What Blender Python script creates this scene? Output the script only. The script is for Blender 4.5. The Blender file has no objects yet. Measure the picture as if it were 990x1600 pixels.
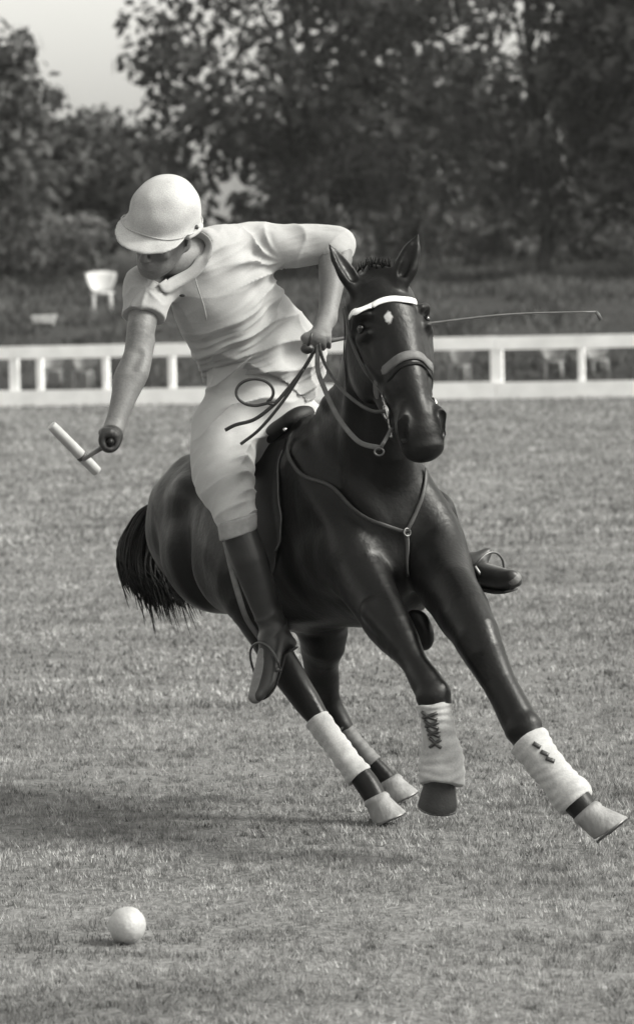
import bpy, math, random
import numpy as np
from mathutils import Vector, Matrix

random.seed(7)
RNG = np.random.default_rng(11)
R = math.radians
scene = bpy.context.scene
COL = scene.collection

# ------------------------------------------------------------------ camera
FPX = 5280.0                      # focal length in pixels of the 990 x 1600 frame
CAM_H = 1.9
PITCH, ROLL = R(3.873), R(1.447)
cam_d = bpy.data.cameras.new('camera')
cam = bpy.data.objects.new('camera', cam_d)
COL.objects.link(cam)
cam_d.sensor_fit = 'VERTICAL'; cam_d.sensor_height = 36.0
cam_d.lens = FPX / 1600 * 36.0
cam_d.clip_start = 0.1; cam_d.clip_end = 5000
cam.matrix_world = (Matrix.Translation((0, 0, CAM_H)) @ Matrix.Rotation(R(90) - PITCH, 4, 'X')
                    @ Matrix.Rotation(-ROLL, 4, 'Z'))
cam_d.dof.use_dof = True
cam_d.dof.focus_distance = 11.5
cam_d.dof.aperture_fstop = 4.6
scene.camera = cam
CAM = np.array(cam.matrix_world)

# ------------------------------------------------------------------ sky, sun, exposure
SUN_EL, SUN_AZ = R(40), R(104)     # azimuth clockwise from the viewing direction (+Y) towards +X
TINT = (1.0, 0.988, 0.925)
world = bpy.data.worlds.new('World'); scene.world = world; world.use_nodes = True
wn = world.node_tree; wn.nodes.clear()
sky = wn.nodes.new('ShaderNodeTexSky'); sky.sky_type = 'NISHITA'; sky.sun_disc = False
sky.sun_elevation = SUN_EL; sky.sun_rotation = SUN_AZ
sky.air_density = 1.6; sky.dust_density = 4.0
bw = wn.nodes.new('ShaderNodeRGBToBW')
tint = wn.nodes.new('ShaderNodeMix'); tint.data_type = 'RGBA'; tint.blend_type = 'MULTIPLY'
tint.inputs[0].default_value = 1.0; tint.inputs[7].default_value = (*TINT, 1)
bg = wn.nodes.new('ShaderNodeBackground'); bg.inputs[1].default_value = 0.15
out = wn.nodes.new('ShaderNodeOutputWorld')
wn.links.new(sky.outputs[0], bw.inputs[0]); wn.links.new(bw.outputs[0], tint.inputs[6])
wn.links.new(tint.outputs[2], bg.inputs[0]); wn.links.new(bg.outputs[0], out.inputs[0])
sun_d = bpy.data.lights.new('sun', 'SUN'); sun_d.energy = 1.5; sun_d.angle = R(10.0); sun_d.color = (1, 0.985, 0.915)
sun = bpy.data.objects.new('sun', sun_d); COL.objects.link(sun)
to_sun = Vector((math.sin(SUN_AZ) * math.cos(SUN_EL), math.cos(SUN_AZ) * math.cos(SUN_EL), math.sin(SUN_EL)))
sun.rotation_euler = to_sun.to_track_quat('Z', 'Y').to_euler()
sun.location = (20, 20, 30)
vs = scene.view_settings
vs.view_transform = 'Standard'; vs.look = 'None'; vs.gamma = 1.0; vs.exposure = 1.2; vs.use_curve_mapping = False
scene.render.engine = 'CYCLES'
scene.cycles.use_denoising = True
scene.cycles.max_bounces = 5
scene.cycles.transparent_max_bounces = 4

# ------------------------------------------------------------------ helpers
def V3(*a): return np.array(a, dtype=float)
def unit(v): v = np.asarray(v, float); return v / np.linalg.norm(v)
def orth(v, n): v = np.asarray(v, float); n = unit(n); return unit(v - n * v.dot(n))
def P(px, py, d):
    """world point seen at pixel (px, py) of the 990x1600 frame at distance d along the axis"""
    c = np.array([(px - 495) / FPX * d, -(py - 800) / FPX * d, -d, 1.0])
    return (CAM @ c)[:3]
def PG(px, py):
    """ground point (z = 0) seen at a pixel"""
    a = CAM[:3, 3]; b = P(px, py, 1.0); t = a[2] / (a[2] - b[2])
    return a + (b - a) * t
def project_px(p):
    q = np.linalg.inv(CAM) @ np.array([*p, 1.0])
    return 495 - q[0] / q[2] * FPX, 800 + q[1] / q[2] * FPX, -q[2]

CAMR = CAM[:3, 0]; CAMU = CAM[:3, 1]; CAMF = -CAM[:3, 2]       # image right, image up, away from the camera
def tag(o, label=None, cat=None, group=None, kind=None):
    if label: o['label'] = label
    if cat: o['category'] = cat
    if group: o['group'] = group
    if kind: o['kind'] = kind
    return o
def empty(name, loc):
    o = bpy.data.objects.new(name, None); COL.objects.link(o); o.location = loc
    o.empty_display_size = 0.1
    return o
def mesh_obj(name, verts, faces, m, parent=None, smooth=True):
    me = bpy.data.meshes.new(name)
    if isinstance(faces, np.ndarray):
        n, k = faces.shape
        me.vertices.add(len(verts)); me.vertices.foreach_set('co', np.asarray(verts, np.float32).ravel())
        me.loops.add(n * k); me.loops.foreach_set('vertex_index', faces.astype(np.int32).ravel())
        me.polygons.add(n)
        me.polygons.foreach_set('loop_start', np.arange(0, n * k, k, dtype=np.int32))
        me.update(calc_edges=True)
    else:
        me.from_pydata([tuple(v) for v in verts], [], faces); me.update()
    if smooth: me.polygons.foreach_set('use_smooth', np.ones(len(me.polygons), dtype=bool))
    ms = m if isinstance(m, (list, tuple)) else [m]
    for x in ms: me.materials.append(x)
    o = bpy.data.objects.new(name, me); COL.objects.link(o)
    if parent is not None:
        o.parent = parent
        o.matrix_parent_inverse = parent_inv(parent)
    return o
def parent_inv(p):
    m = Matrix.Translation(p.location).inverted()
    q = p.parent
    while q is not None:
        q = q.parent
    return m if p.parent is None else Matrix.Identity(4)

# ------------------------------------------------------------------ materials (all greys: a monochrome picture)
def mat(name, v, rough=0.7, var=0.15, scale=8.0, bump=0.0, bscale=60.0, spec=0.4, sheen=0.0, stretch=None,
        detail=4.0, coat=0.0, metal=0.0, transl=0.0, fine=0.0, fscale=200.0):
    m = bpy.data.materials.new(name); m.use_nodes = True
    nt = m.node_tree; N = nt.nodes; L = nt.links
    b = N['Principled BSDF']
    b.inputs['Roughness'].default_value = rough
    b.inputs['Specular IOR Level'].default_value = spec
    b.inputs['Sheen Weight'].default_value = sheen
    b.inputs['Coat Weight'].default_value = coat
    b.inputs['Metallic'].default_value = metal
    tc = N.new('ShaderNodeTexCoord')
    src = tc.outputs['Object']
    if stretch:
        mp = N.new('ShaderNodeMapping'); mp.inputs['Scale'].default_value = stretch
        L.new(src, mp.inputs[0]); src = mp.outputs[0]
    nz = N.new('ShaderNodeTexNoise'); nz.inputs['Scale'].default_value = scale; nz.inputs['Detail'].default_value = detail
    L.new(src, nz.inputs['Vector'])
    mr = N.new('ShaderNodeMapRange')
    mr.inputs[1].default_value = 0.3; mr.inputs[2].default_value = 0.7
    mr.inputs[3].default_value = v * (1 - var); mr.inputs[4].default_value = v * (1 + var)
    L.new(nz.outputs[0], mr.inputs[0])
    val = mr.outputs[0]
    if fine:
        n2 = N.new('ShaderNodeTexNoise'); n2.inputs['Scale'].default_value = fscale; n2.inputs['Detail'].default_value = 2
        L.new(tc.outputs['Object'], n2.inputs['Vector'])
        m2 = N.new('ShaderNodeMapRange'); m2.inputs[1].default_value = 0.3; m2.inputs[2].default_value = 0.7
        m2.inputs[3].default_value = 1 - fine; m2.inputs[4].default_value = 1 + fine
        L.new(n2.outputs[0], m2.inputs[0])
        mu = N.new('ShaderNodeMath'); mu.operation = 'MULTIPLY'
        L.new(val, mu.inputs[0]); L.new(m2.outputs[0], mu.inputs[1]); val = mu.outputs[0]
    L.new(val, b.inputs['Base Color'])
    if bump:
        nb = N.new('ShaderNodeTexNoise'); nb.inputs['Scale'].default_value = bscale; nb.inputs['Detail'].default_value = 5
        L.new(src, nb.inputs['Vector'])
        bp = N.new('ShaderNodeBump'); bp.inputs['Strength'].default_value = bump; bp.inputs['Distance'].default_value = 0.01
        L.new(nb.outputs[0], bp.inputs['Height']); L.new(bp.outputs[0], b.inputs['Normal'])
    if transl:
        tr = N.new('ShaderNodeBsdfTranslucent'); L.new(val, tr.inputs[0])
        mx = N.new('ShaderNodeMixShader'); mx.inputs[0].default_value = transl
        L.new(b.outputs[0], mx.inputs[1]); L.new(tr.outputs[0], mx.inputs[2])
        L.new(mx.outputs[0], N['Material Output'].inputs['Surface'])
    return m

M = dict(
    coat=mat('horse_coat', 0.0042, 0.40, 0.4, 5.0, 0.16, 70, spec=0.24, stretch=(1, 1, 1), fine=0.25, fscale=140),
    hair=mat('horse_hair', 0.009, 0.6, 0.3, 30, spec=0.12),
    star=mat('white_blaze', 0.36, 0.8, 0.1, 60),
    eye=mat('eye_glass', 0.006, 0.05, 0.1, 10, spec=0.8),
    hoof_pale=mat('pale_hoof', 0.19, 0.6, 0.25, 40, 0.25, 120, stretch=(1, 1, 0.3)),
    hoof_dark=mat('dark_hoof', 0.016, 0.6, 0.25, 40, 0.2, 120),
    wrap=mat('white_felt_wrap', 0.33, 0.95, 0.14, 18, 0.12, 120, spec=0.1, sheen=0.2, fine=0.1, fscale=160),
    leather=mat('dark_leather', 0.028, 0.38, 0.3, 30, 0.15, 200, spec=0.5),
    saddle=mat('saddle_leather', 0.012, 0.5, 0.3, 20, 0.15, 150, spec=0.2),
    strap=mat('worn_strap', 0.03, 0.5, 0.25, 30, 0.1, 200),
    pale_leather=mat('pale_leather', 0.10, 0.6, 0.25, 30, 0.1, 200),
    brow=mat('white_browband', 0.72, 0.5, 0.06, 40),
    iron=mat('dull_iron', 0.12, 0.4, 0.2, 30, metal=1.0),
    steel=mat('bright_steel', 0.62, 0.22, 0.1, 30, metal=1.0),
    shirt=mat('cream_cotton', 0.30, 0.95, 0.06, 10, 0.07, 140, spec=0.1, sheen=0.15, fine=0.06, fscale=260),
    breeches=mat('white_breeches', 0.35, 0.92, 0.05, 10, 0.07, 140, spec=0.12, sheen=0.15, fine=0.05, fscale=260),
    skin=mat('skin', 0.125, 0.55, 0.14, 14, 0.15, 120, spec=0.4, fine=0.10, fscale=120),
    helmet=mat('helmet_canvas', 0.36, 0.95, 0.10, 20, 0.20, 260, spec=0.05, fine=0.12, fscale=260),
    glove=mat('dark_glove', 0.022, 0.5, 0.3, 40, 0.2, 150),
    boot=mat('brown_boot', 0.022, 0.38, 0.4, 12, 0.12, 60, spec=0.35),
    sole=mat('boot_sole', 0.02, 0.7, 0.2, 30),
    knee=mat('knee_guard', 0.22, 0.7, 0.25, 25, 0.2, 90),
    cane=mat('mallet_cane', 0.05, 0.4, 0.2, 30),
    mallet=mat('mallet_wood', 0.36, 0.5, 0.15, 25, 0.1, 80, stretch=(1, 1, 1)),
    whip=mat('whip_leather', 0.10, 0.5, 0.2, 30),
    ball=mat('painted_ball', 0.33, 0.55, 0.12, 20, 0.3, 60, fine=0.08, fscale=120),
    paint=mat('white_fence_paint', 0.90, 0.75, 0.10, 3.0, 0.15, 20, fine=0.05, fscale=40),
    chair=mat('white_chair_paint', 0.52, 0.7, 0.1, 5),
    chair_dull=mat('grey_chair_paint', 0.20, 0.8, 0.35, 9),  # greyer copy of the white chair paint, for the row behind the fence
    bark=mat('bark', 0.06, 0.95, 0.4, 3, 0.6, 12, spec=0.1),
    leaf=mat('leaf', 0.085, 0.6, 0.5, 0.8, transl=0.30, spec=0.25),
    leaf_back=mat('far_leaf', 0.06, 0.65, 0.4, 0.6, transl=0.3, spec=0.2),
    bush=mat('sunlit_bush_leaf', 0.12, 0.7, 0.4, 0.6, transl=0.3, spec=0.2),  # sunlight on the shrubs is put into this lighter leaf colour
)

# ------------------------------------------------------------------ signed distance modelling: smooth organic bodies
class Field:
    def __init__(s, lo, hi, h):
        s.lo = np.asarray(lo, float); s.h = h
        s.n = np.ceil((np.asarray(hi, float) - s.lo) / h).astype(int) + 1
        s.D = np.full(tuple(s.n), 0.4, np.float32)
    def sl(s, lo, hi):
        a = np.clip(np.floor((lo - s.lo) / s.h).astype(int), 0, s.n - 1)
        b = np.clip(np.ceil((hi - s.lo) / s.h).astype(int) + 1, 1, s.n)
        return tuple(slice(i, j) for i, j in zip(a, b))
    def grid(s, sl):
        ax = [(np.arange(q.start, q.stop) * s.h + s.lo[i]).astype(np.float32) for i, q in enumerate(sl)]
        return ax[0][:, None, None], ax[1][None, :, None], ax[2][None, None, :]
    def merge(s, sl, d, k, op):
        D = s.D[sl]
        if op == 'add':
            hh = np.maximum(k - np.abs(D - d), 0) / k if k > 0 else 0
            s.D[sl] = np.minimum(D, d) - hh * hh * k * 0.25
        else:
            d = -d
            hh = np.maximum(k - np.abs(D - d), 0) / k if k > 0 else 0
            s.D[sl] = np.maximum(D, d) + hh * hh * k * 0.25
    def ell(s, c, axes, r, k=0.03, op='add'):
        c = np.asarray(c, float); r = np.asarray(r, float)
        e = np.abs(np.asarray(axes).T) @ r + k + 3 * s.h
        sl = s.sl(c - e, c + e); X, Y, Z = s.grid(sl)
        x, y, z = X - c[0], Y - c[1], Z - c[2]
        q = [(x * a[0] + y * a[1] + z * a[2]) for a in np.asarray(axes)]
        k0 = np.sqrt(sum((q[i] / r[i]) ** 2 for i in range(3)))
        k1 = np.sqrt(sum((q[i] / r[i] ** 2) ** 2 for i in range(3))) + 1e-6
        s.merge(sl, (k0 * (k0 - 1) / k1).astype(np.float32), k, op)
    def chain(s, pts, rad, n=None, k=0.03, op='add', sub=4, grow=0.0):
        """elliptic sweep; rad = list of r or (a, b); a is the half-width along n"""
        pts = np.asarray(pts, float)
        rad = np.array([(r, r) if np.isscalar(r) else r for r in rad], float) + grow
        if n is None: n = V3(0.0123, 0.02, 1.0)
        ns = np.asarray(n, float)
        if ns.ndim == 1: ns = np.repeat(ns[None], len(pts), 0)
        if len(pts) > 2 and sub > 1: pts, rad, ns = crom(pts, sub), crom(rad, sub, True), crom(ns, sub, True)
        mr = rad.max() + k + 3 * s.h
        sl = s.sl(pts.min(0) - mr, pts.max(0) + mr)
        best = s.D[sl] * 0 + 0.4
        g0 = np.array([q.start for q in sl])
        for i in range(len(pts) - 1):
            a, b = pts[i], pts[i + 1]; ba = b - a; l2 = ba.dot(ba)
            if l2 < 1e-12: continue
            rr = max(rad[i].max(), rad[i + 1].max()) + k + 3 * s.h
            s2 = s.sl(np.minimum(a, b) - rr, np.maximum(a, b) + rr)
            X, Y, Z = s.grid(s2)
            x, y, z = X - a[0], Y - a[1], Z - a[2]
            t = np.clip((x * ba[0] + y * ba[1] + z * ba[2]) / l2, 0, 1)
            ex, ey, ez = x - t * ba[0], y - t * ba[1], z - t * ba[2]
            w = unit(ba); u = orth(ns[i] + ns[i + 1], w); v = np.cross(w, u)
            A = rad[i][0] + t * (rad[i + 1][0] - rad[i][0]); B = rad[i][1] + t * (rad[i + 1][1] - rad[i][1])
            mn = np.minimum(A, B)
            qu = (ex * u[0] + ey * u[1] + ez * u[2]) / A
            qv = (ex * v[0] + ey * v[1] + ez * v[2]) / B
            qw = (ex * w[0] + ey * w[1] + ez * w[2]) / mn
            k0 = np.sqrt(qu * qu + qv * qv + qw * qw)
            k1 = np.sqrt((qu / A) ** 2 + (qv / B) ** 2 + (qw / mn) ** 2) + 1e-5
            d = np.where(k0 > 0.3, k0 * (k0 - 1) / k1, (k0 - 1) * mn).astype(np.float32)
            loc = tuple(slice(q.start - g, q.stop - g) for q, g in zip(s2, g0))
            best[loc] = np.minimum(best[loc], d)
        s.merge(sl, best, k, op)
    def cut(s, p, n, k=0.004):
        """remove the side the normal n points to"""
        n = unit(n); X, Y, Z = s.grid(tuple(slice(0, q) for q in s.n))
        d = (X - p[0]) * n[0] + (Y - p[1]) * n[1] + (Z - p[2]) * n[2]
        s.D = np.maximum(s.D, d.astype(np.float32))
    def sample(s, p):
        q = (np.asarray(p) - s.lo) / s.h
        i = np.clip(np.floor(q).astype(int), 0, s.n - 2); f = q - i
        r = 0
        for dx in (0, 1):
            for dy in (0, 1):
                for dz in (0, 1):
                    wgt = (f[0] if dx else 1 - f[0]) * (f[1] if dy else 1 - f[1]) * (f[2] if dz else 1 - f[2])
                    r += wgt * s.D[i[0] + dx, i[1] + dy, i[2] + dz]
        return float(r)
    def grad(s, p):
        e = s.h * 1.5
        return unit([s.sample(p + e * a) - s.sample(p - e * a) + 1e-9 for a in np.eye(3)])
    def snap(s, p, off=0.0):
        p = np.array(p, float)
        for _ in range(14):
            d = s.sample(p) - off
            if abs(d) < 4e-4: break
            p = p - s.grad(p) * max(-.05, min(.05, d)) * 0.8
        return p, s.grad(p)
    def mesh(s, smooth=2, lam=0.5):
        D = s.D; ins = D < 0
        c = [ins[i:i - 1 or None, j:j - 1 or None, k:k - 1 or None] for i in (0, 1) for j in (0, 1) for k in (0, 1)]
        allv = np.logical_and.reduce(c); anyv = np.logical_or.reduce(c)
        act = anyv & ~allv
        idx = np.array(np.nonzero(act)).T
        cs = np.array(act.shape); flat = np.ravel_multi_index(idx.T, cs)
        offs = np.array([(i, j, k) for i in (0, 1) for j in (0, 1) for k in (0, 1)])
        vals = np.stack([D[idx[:, 0] + o[0], idx[:, 1] + o[1], idx[:, 2] + o[2]] for o in offs], 1)
        acc = np.zeros((len(idx), 3)); cnt = np.zeros(len(idx))
        for a in range(8):
            for b in range(a + 1, 8):
                if np.abs(offs[a] - offs[b]).sum() != 1: continue
                va, vb = vals[:, a], vals[:, b]; m = (va < 0) != (vb < 0)
                t = np.where(m, va / np.where(m, va - vb, 1), 0)
                acc[m] += (offs[a] + t[:, None] * (offs[b] - offs[a]))[m]; cnt[m] += 1
        V = (idx + acc / cnt[:, None]) * s.h + s.lo
        F = []
        for ax in range(3):
            a = [slice(None)] * 3; b = [slice(None)] * 3
            a[ax] = slice(0, -1); b[ax] = slice(1, None)
            cr = ins[tuple(a)] != ins[tuple(b)]
            e = np.array(np.nonzero(cr)).T
            o1, o2 = [q for q in range(3) if q != ax]
            ok = (e[:, o1] > 0) & (e[:, o2] > 0) & (e[:, o1] < s.n[o1] - 1) & (e[:, o2] < s.n[o2] - 1)
            e = e[ok]; up = ins[tuple(e.T)]
            q = []
            for d1, d2 in ((0, 0), (-1, 0), (-1, -1), (0, -1)):
                f = e.copy(); f[:, o1] += d1; f[:, o2] += d2
                q.append(np.searchsorted(flat, np.ravel_multi_index(f.T, cs)))
            q = np.stack(q, 1)
            flip = up if ax != 1 else ~up
            q[~flip] = q[~flip][:, ::-1]
            F.append(q)
        F = np.concatenate(F)
        V = lap(V, F, smooth, lam)
        return V, F
def crom(p, sub, lin=False):
    p = np.asarray(p, float); o = []
    for i in range(len(p) - 1):
        a, b = p[i], p[i + 1]
        z = p[i - 1] if i > 0 else a * 2 - b
        c = p[i + 2] if i + 2 < len(p) else b * 2 - a
        for j in range(sub):
            t = j / sub
            if lin: u = t * t * (3 - 2 * t); o.append(a + (b - a) * (0.5 * t + 0.5 * u))
            else: o.append(0.5 * (2 * a + (b - z) * t + (2 * z - 5 * a + 4 * b - c) * t * t + (3 * a - z - 3 * b + c) * t ** 3))
    o.append(p[-1])
    return np.array(o)
def lap(V, F, it, lam):
    n = len(V); E = np.concatenate([F[:, [i, (i + 1) % F.shape[1]]] for i in range(F.shape[1])])
    cnt = np.bincount(E[:, 0], minlength=n) + np.bincount(E[:, 1], minlength=n)
    for _ in range(it):
        S = np.zeros_like(V)
        for a in range(3):
            S[:, a] = np.bincount(E[:, 0], V[E[:, 1], a], n) + np.bincount(E[:, 1], V[E[:, 0], a], n)
        V = V + lam * (S / np.maximum(cnt, 1)[:, None] - V)
    return V
def normals(V, F):
    fn = np.cross(V[F[:, 2]] - V[F[:, 0]], V[F[:, 3 % F.shape[1]]] - V[F[:, 1]]); N = np.zeros_like(V)
    for i in range(F.shape[1]):
        for a in range(3): N[:, a] += np.bincount(F[:, i], fn[:, a], len(V))
    return N / (np.linalg.norm(N, axis=1)[:, None] + 1e-12)
class Noise:
    def __init__(s, freq, n=24, seed=0):
        g = np.random.default_rng(seed); k = g.normal(size=(n, 3)); k /= np.linalg.norm(k, axis=1)[:, None]
        s.k = k * freq * g.uniform(0.6, 1.5, (n, 1)) * 6.283; s.p = g.uniform(0, 6.283, n); s.n = n
    def __call__(s, V): return np.sin(V @ s.k.T + s.p).sum(1) * (1.4 / math.sqrt(s.n))

# plain sweeps for straps, rods and rails
def tube(pts, rad, seg=8, cap=True, n0=None, flat=None):
    """round (or flattened) tube; rad scalar or list; flat=(w,t) turns it into a strap with normals n0 list"""
    pts = np.asarray(pts, float); m = len(pts)
    rad = [rad] * m if np.isscalar(rad) else rad
    V, F = [], []
    u = None
    for i in range(m):
        w = unit(pts[min(i + 1, m - 1)] - pts[max(i - 1, 0)])
        if n0 is not None: nn = orth(n0[i], w)
        else:
            if u is None: u = orth(V3(0.31, 0.2, 0.93) if abs(w[2]) < 0.9 else V3(1, 0.1, 0), w)
            nn = orth(u, w); u = nn
        sd = np.cross(w, nn)
        for j in range(seg):
            a = 2 * math.pi * (j + 0.5) / seg
            if flat:
                cx, sx = math.cos(a), math.sin(a)
                p = max(abs(cx), abs(sx))
                V.append(pts[i] + sd * flat[0] * 0.5 * cx / p + nn * flat[1] * 0.5 * sx / p)
            else:
                V.append(pts[i] + (sd * math.cos(a) + nn * math.sin(a)) * rad[i])
    for i in range(m - 1):
        for j in range(seg):
            F.append((i * seg + j, i * seg + (j + 1) % seg, (i + 1) * seg + (j + 1) % seg, (i + 1) * seg + j))
    if cap:
        F.append(tuple(range(seg - 1, -1, -1))); F.append(tuple((m - 1) * seg + j for j in range(seg)))
    return V, F
def join(parts):
    V, F = [], []
    for v, f in parts:
        o = len(V); V.extend(v); F.extend([tuple(i + o for i in q) for q in f])
    return V, F
def box(c, ax, h):
    """oriented box: centre, 3 axes, 3 half sizes, with small chamfer-free faces"""
    c = np.asarray(c, float); V = []
    for sx in (-1, 1):
        for sy in (-1, 1):
            for sz in (-1, 1):
                V.append(c + ax[0] * h[0] * sx + ax[1] * h[1] * sy + ax[2] * h[2] * sz)
    return V, [(0, 1, 3, 2), (4, 6, 7, 5), (0, 4, 5, 1), (2, 3, 7, 6), (0, 2, 6, 4), (1, 5, 7, 3)]
def ring(c, ax1, ax2, r1, r2, t, seg=20):
    pts = [c + ax1 * r1 * math.cos(2 * math.pi * i / seg) + ax2 * r2 * math.sin(2 * math.pi * i / seg) for i in range(seg + 1)]
    return tube(pts, t, 7, cap=False)
EYE3 = np.eye(3)

# ------------------------------------------------------------------ the setting: field, bank
def ground_mat(name, v, dark, sc, streak):
    m = bpy.data.materials.new(name); m.use_nodes = True; N = m.node_tree.nodes; L = m.node_tree.links
    b = N['Principled BSDF']; b.inputs['Roughness'].default_value = 0.95; b.inputs['Specular IOR Level'].default_value = 0.1
    tc = N.new('ShaderNodeTexCoord')
    mp = N.new('ShaderNodeMapping'); mp.inputs['Scale'].default_value = streak; L.new(tc.outputs['Object'], mp.inputs[0])
    n1 = N.new('ShaderNodeTexNoise'); n1.inputs['Scale'].default_value = sc; n1.inputs['Detail'].default_value = 9
    n1.inputs['Roughness'].default_value = 0.65; L.new(mp.outputs[0], n1.inputs['Vector'])
    n2 = N.new('ShaderNodeTexNoise'); n2.inputs['Scale'].default_value = sc * 14; n2.inputs['Detail'].default_value = 5
    L.new(tc.outputs['Object'], n2.inputs['Vector'])
    ad = N.new('ShaderNodeMath'); ad.operation = 'ADD'; L.new(n1.outputs[0], ad.inputs[0]); L.new(n2.outputs[0], ad.inputs[1])
    mr = N.new('ShaderNodeMapRange'); mr.inputs[1].default_value = 0.75; mr.inputs[2].default_value = 1.25
    mr.inputs[3].default_value = dark; mr.inputs[4].default_value = v
    L.new(ad.outputs[0], mr.inputs[0]); L.new(mr.outputs[0], b.inputs['Base Color'])
    bp = N.new('ShaderNodeBump'); bp.inputs['Strength'].default_value = 0.8; bp.inputs['Distance'].default_value = 0.03
    L.new(n2.outputs[0], bp.inputs['Height']); L.new(bp.outputs[0], b.inputs['Normal'])
    return m
M['field'] = ground_mat('field_grass', 0.20, 0.085, 2.2, (0.45, 1.0, 1.0))
M['bank'] = ground_mat('bank_grass', 0.05, 0.02, 0.8, (0.6, 1.0, 1.0))
EDGE = 56.6
gx = np.concatenate([[-600, -120, -30], np.linspace(-10, 10, 21), [30, 120, 600]])
gy = np.array([-600, -100, -10, 0, 4, 8, 12, 16, 20, 25, 30, 40, 50, EDGE + 0.4])
def sheet(name, gx, gy, zf, m):
    V = [(x, y, zf(x, y)) for y in gy for x in gx]; nx = len(gx)
    F = [(j * nx + i, j * nx + i + 1, (j + 1) * nx + i + 1, (j + 1) * nx + i) for j in range(len(gy) - 1) for i in range(nx - 1)]
    return tag(mesh_obj(name, V, F, m), kind='structure')
sheet('field', gx, gy, lambda x, y: 0.0, M['field'])
BY = [EDGE, 57.4, 59.0, 61.5, 66, 72, 85, 110, 135, 180, 400, 3000]
BZ = [-0.05, 0.03, 0.22, 0.72, 1.16, 1.53, 1.9, 2.5, 3.4, 5.0, 9.0, 10.0]
def bank_z(x, y): return float(np.interp(y, BY, BZ)) + (0.05 * math.sin(x * 0.9 + y * 0.3) * min(1, max(0, (y - 58) / 6)))
bgx = np.concatenate([[-900, -200, -60], np.linspace(-20, 20, 41), [60, 200, 900]])
bgy = np.concatenate([np.arange(EDGE, 75, 0.9), np.arange(75, 140, 4), [180, 260, 400, 1000, 3000]])
sheet('bank', bgx, bgy, bank_z, M['bank'])

# short turf: real blades near the camera, coarser tufts further off
def blade_field(y0, y1, dens, hgt, wid, half):
    n = int((y1 - y0) * 2 * half((y0 + y1) / 2) * dens)
    y = RNG.uniform(y0, y1, n); x = RNG.uniform(-1, 1, n) * half(y)
    pat = Noise(0.55, 20, 3)(np.stack([x * 0.6, y * 1.6, y * 0], 1)) * 0.25 + Noise(7.0, 30, 5)(np.stack([x, y, y * 0], 1)) * 0.75
    keep = RNG.uniform(-1.8, 0.9, n) < pat
    x, y, pat = x[keep], y[keep], pat[keep]; n = len(x)
    a = RNG.uniform(0, 6.283, n); hh = hgt * RNG.uniform(0.45, 1.15, n) * (1 + 0.25 * pat); lean = RNG.uniform(0.1, 0.9, n) * hh
    w = wid * RNG.uniform(0.6, 1.3, n); b = RNG.uniform(0, 6.283, n)
    base = np.stack([x, y, np.full(n, -0.003)], 1)
    side = np.stack([np.cos(a), np.sin(a), a * 0], 1) * w[:, None] * 0.5
    tip = base + np.stack([np.cos(b) * lean, np.sin(b) * lean, hh], 1)
    V = np.stack([base - side, base + side, tip], 1).reshape(-1, 3)
    return V
def half(y): return 1.7 + 0.125 * np.asarray(y)
GV = np.concatenate([blade_field(8.0, 11.0, 14000, 0.021, 0.0042, half), blade_field(11.0, 15.0, 9500, 0.023, 0.0055, half),
                     blade_field(15.0, 24.0, 2600, 0.028, 0.011, half), blade_field(24.0, 40.0, 700, 0.042, 0.022, half),
                     blade_field(40.0, 56.3, 380, 0.05, 0.035, half)])
GF = np.arange(len(GV)).reshape(-1, 3)
M['blade'] = mat('grass_blade', 0.235, 0.7, 0.45, 2.0, spec=0.25, transl=0.25, fine=0.75, fscale=20, stretch=(0.5, 1, 1))
tag(mesh_obj('grass', GV, GF, M['blade'], smooth=False), 'short mown turf covering the polo field', 'grass', kind='stuff')

# rough unmown grass on the bank
n = 110000
ry = EDGE + 0.9 + (120 - EDGE) * RNG.uniform(0, 1, n) ** 2.3; rx = RNG.uniform(-1, 1, n) * (5.0 + 0.14 * ry)
rz = np.array([bank_z(a, b) for a, b in zip(rx, ry)]) - 0.02
cl = np.clip(0.6 + 0.5 * Noise(0.35, 20, 12)(np.stack([rx, ry * .5, rx * 0], 1)), 0.15, 1.4)
rh = RNG.uniform(0.08, 0.34, n) * cl * np.clip((ry - 56.5) / 2, .6, 1) * np.where(ry < 61, 1.25, 1.0); ra = RNG.uniform(0, 6.283, n); rw = RNG.uniform(0.02, 0.06, n)
rb = np.stack([rx, ry, rz], 1); rs = np.stack([np.cos(ra), np.sin(ra) * .4, ra * 0], 1) * rw[:, None]
rt = rb + np.stack([RNG.normal(0, .5, n) * rh, RNG.normal(0, .5, n) * rh, rh], 1)
RV = np.stack([rb - rs, rb + rs, rt], 1).reshape(-1, 3)
M['rough'] = mat('rough_grass', 0.085, 0.8, 0.6, 0.5, spec=0.1, transl=0.2)
tag(mesh_obj('rough_grass', RV, np.arange(len(RV)).reshape(-1, 3), M['rough'], smooth=False), 'rough unmown grass covering the bank beyond the fence', 'grass', kind='stuff')

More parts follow.
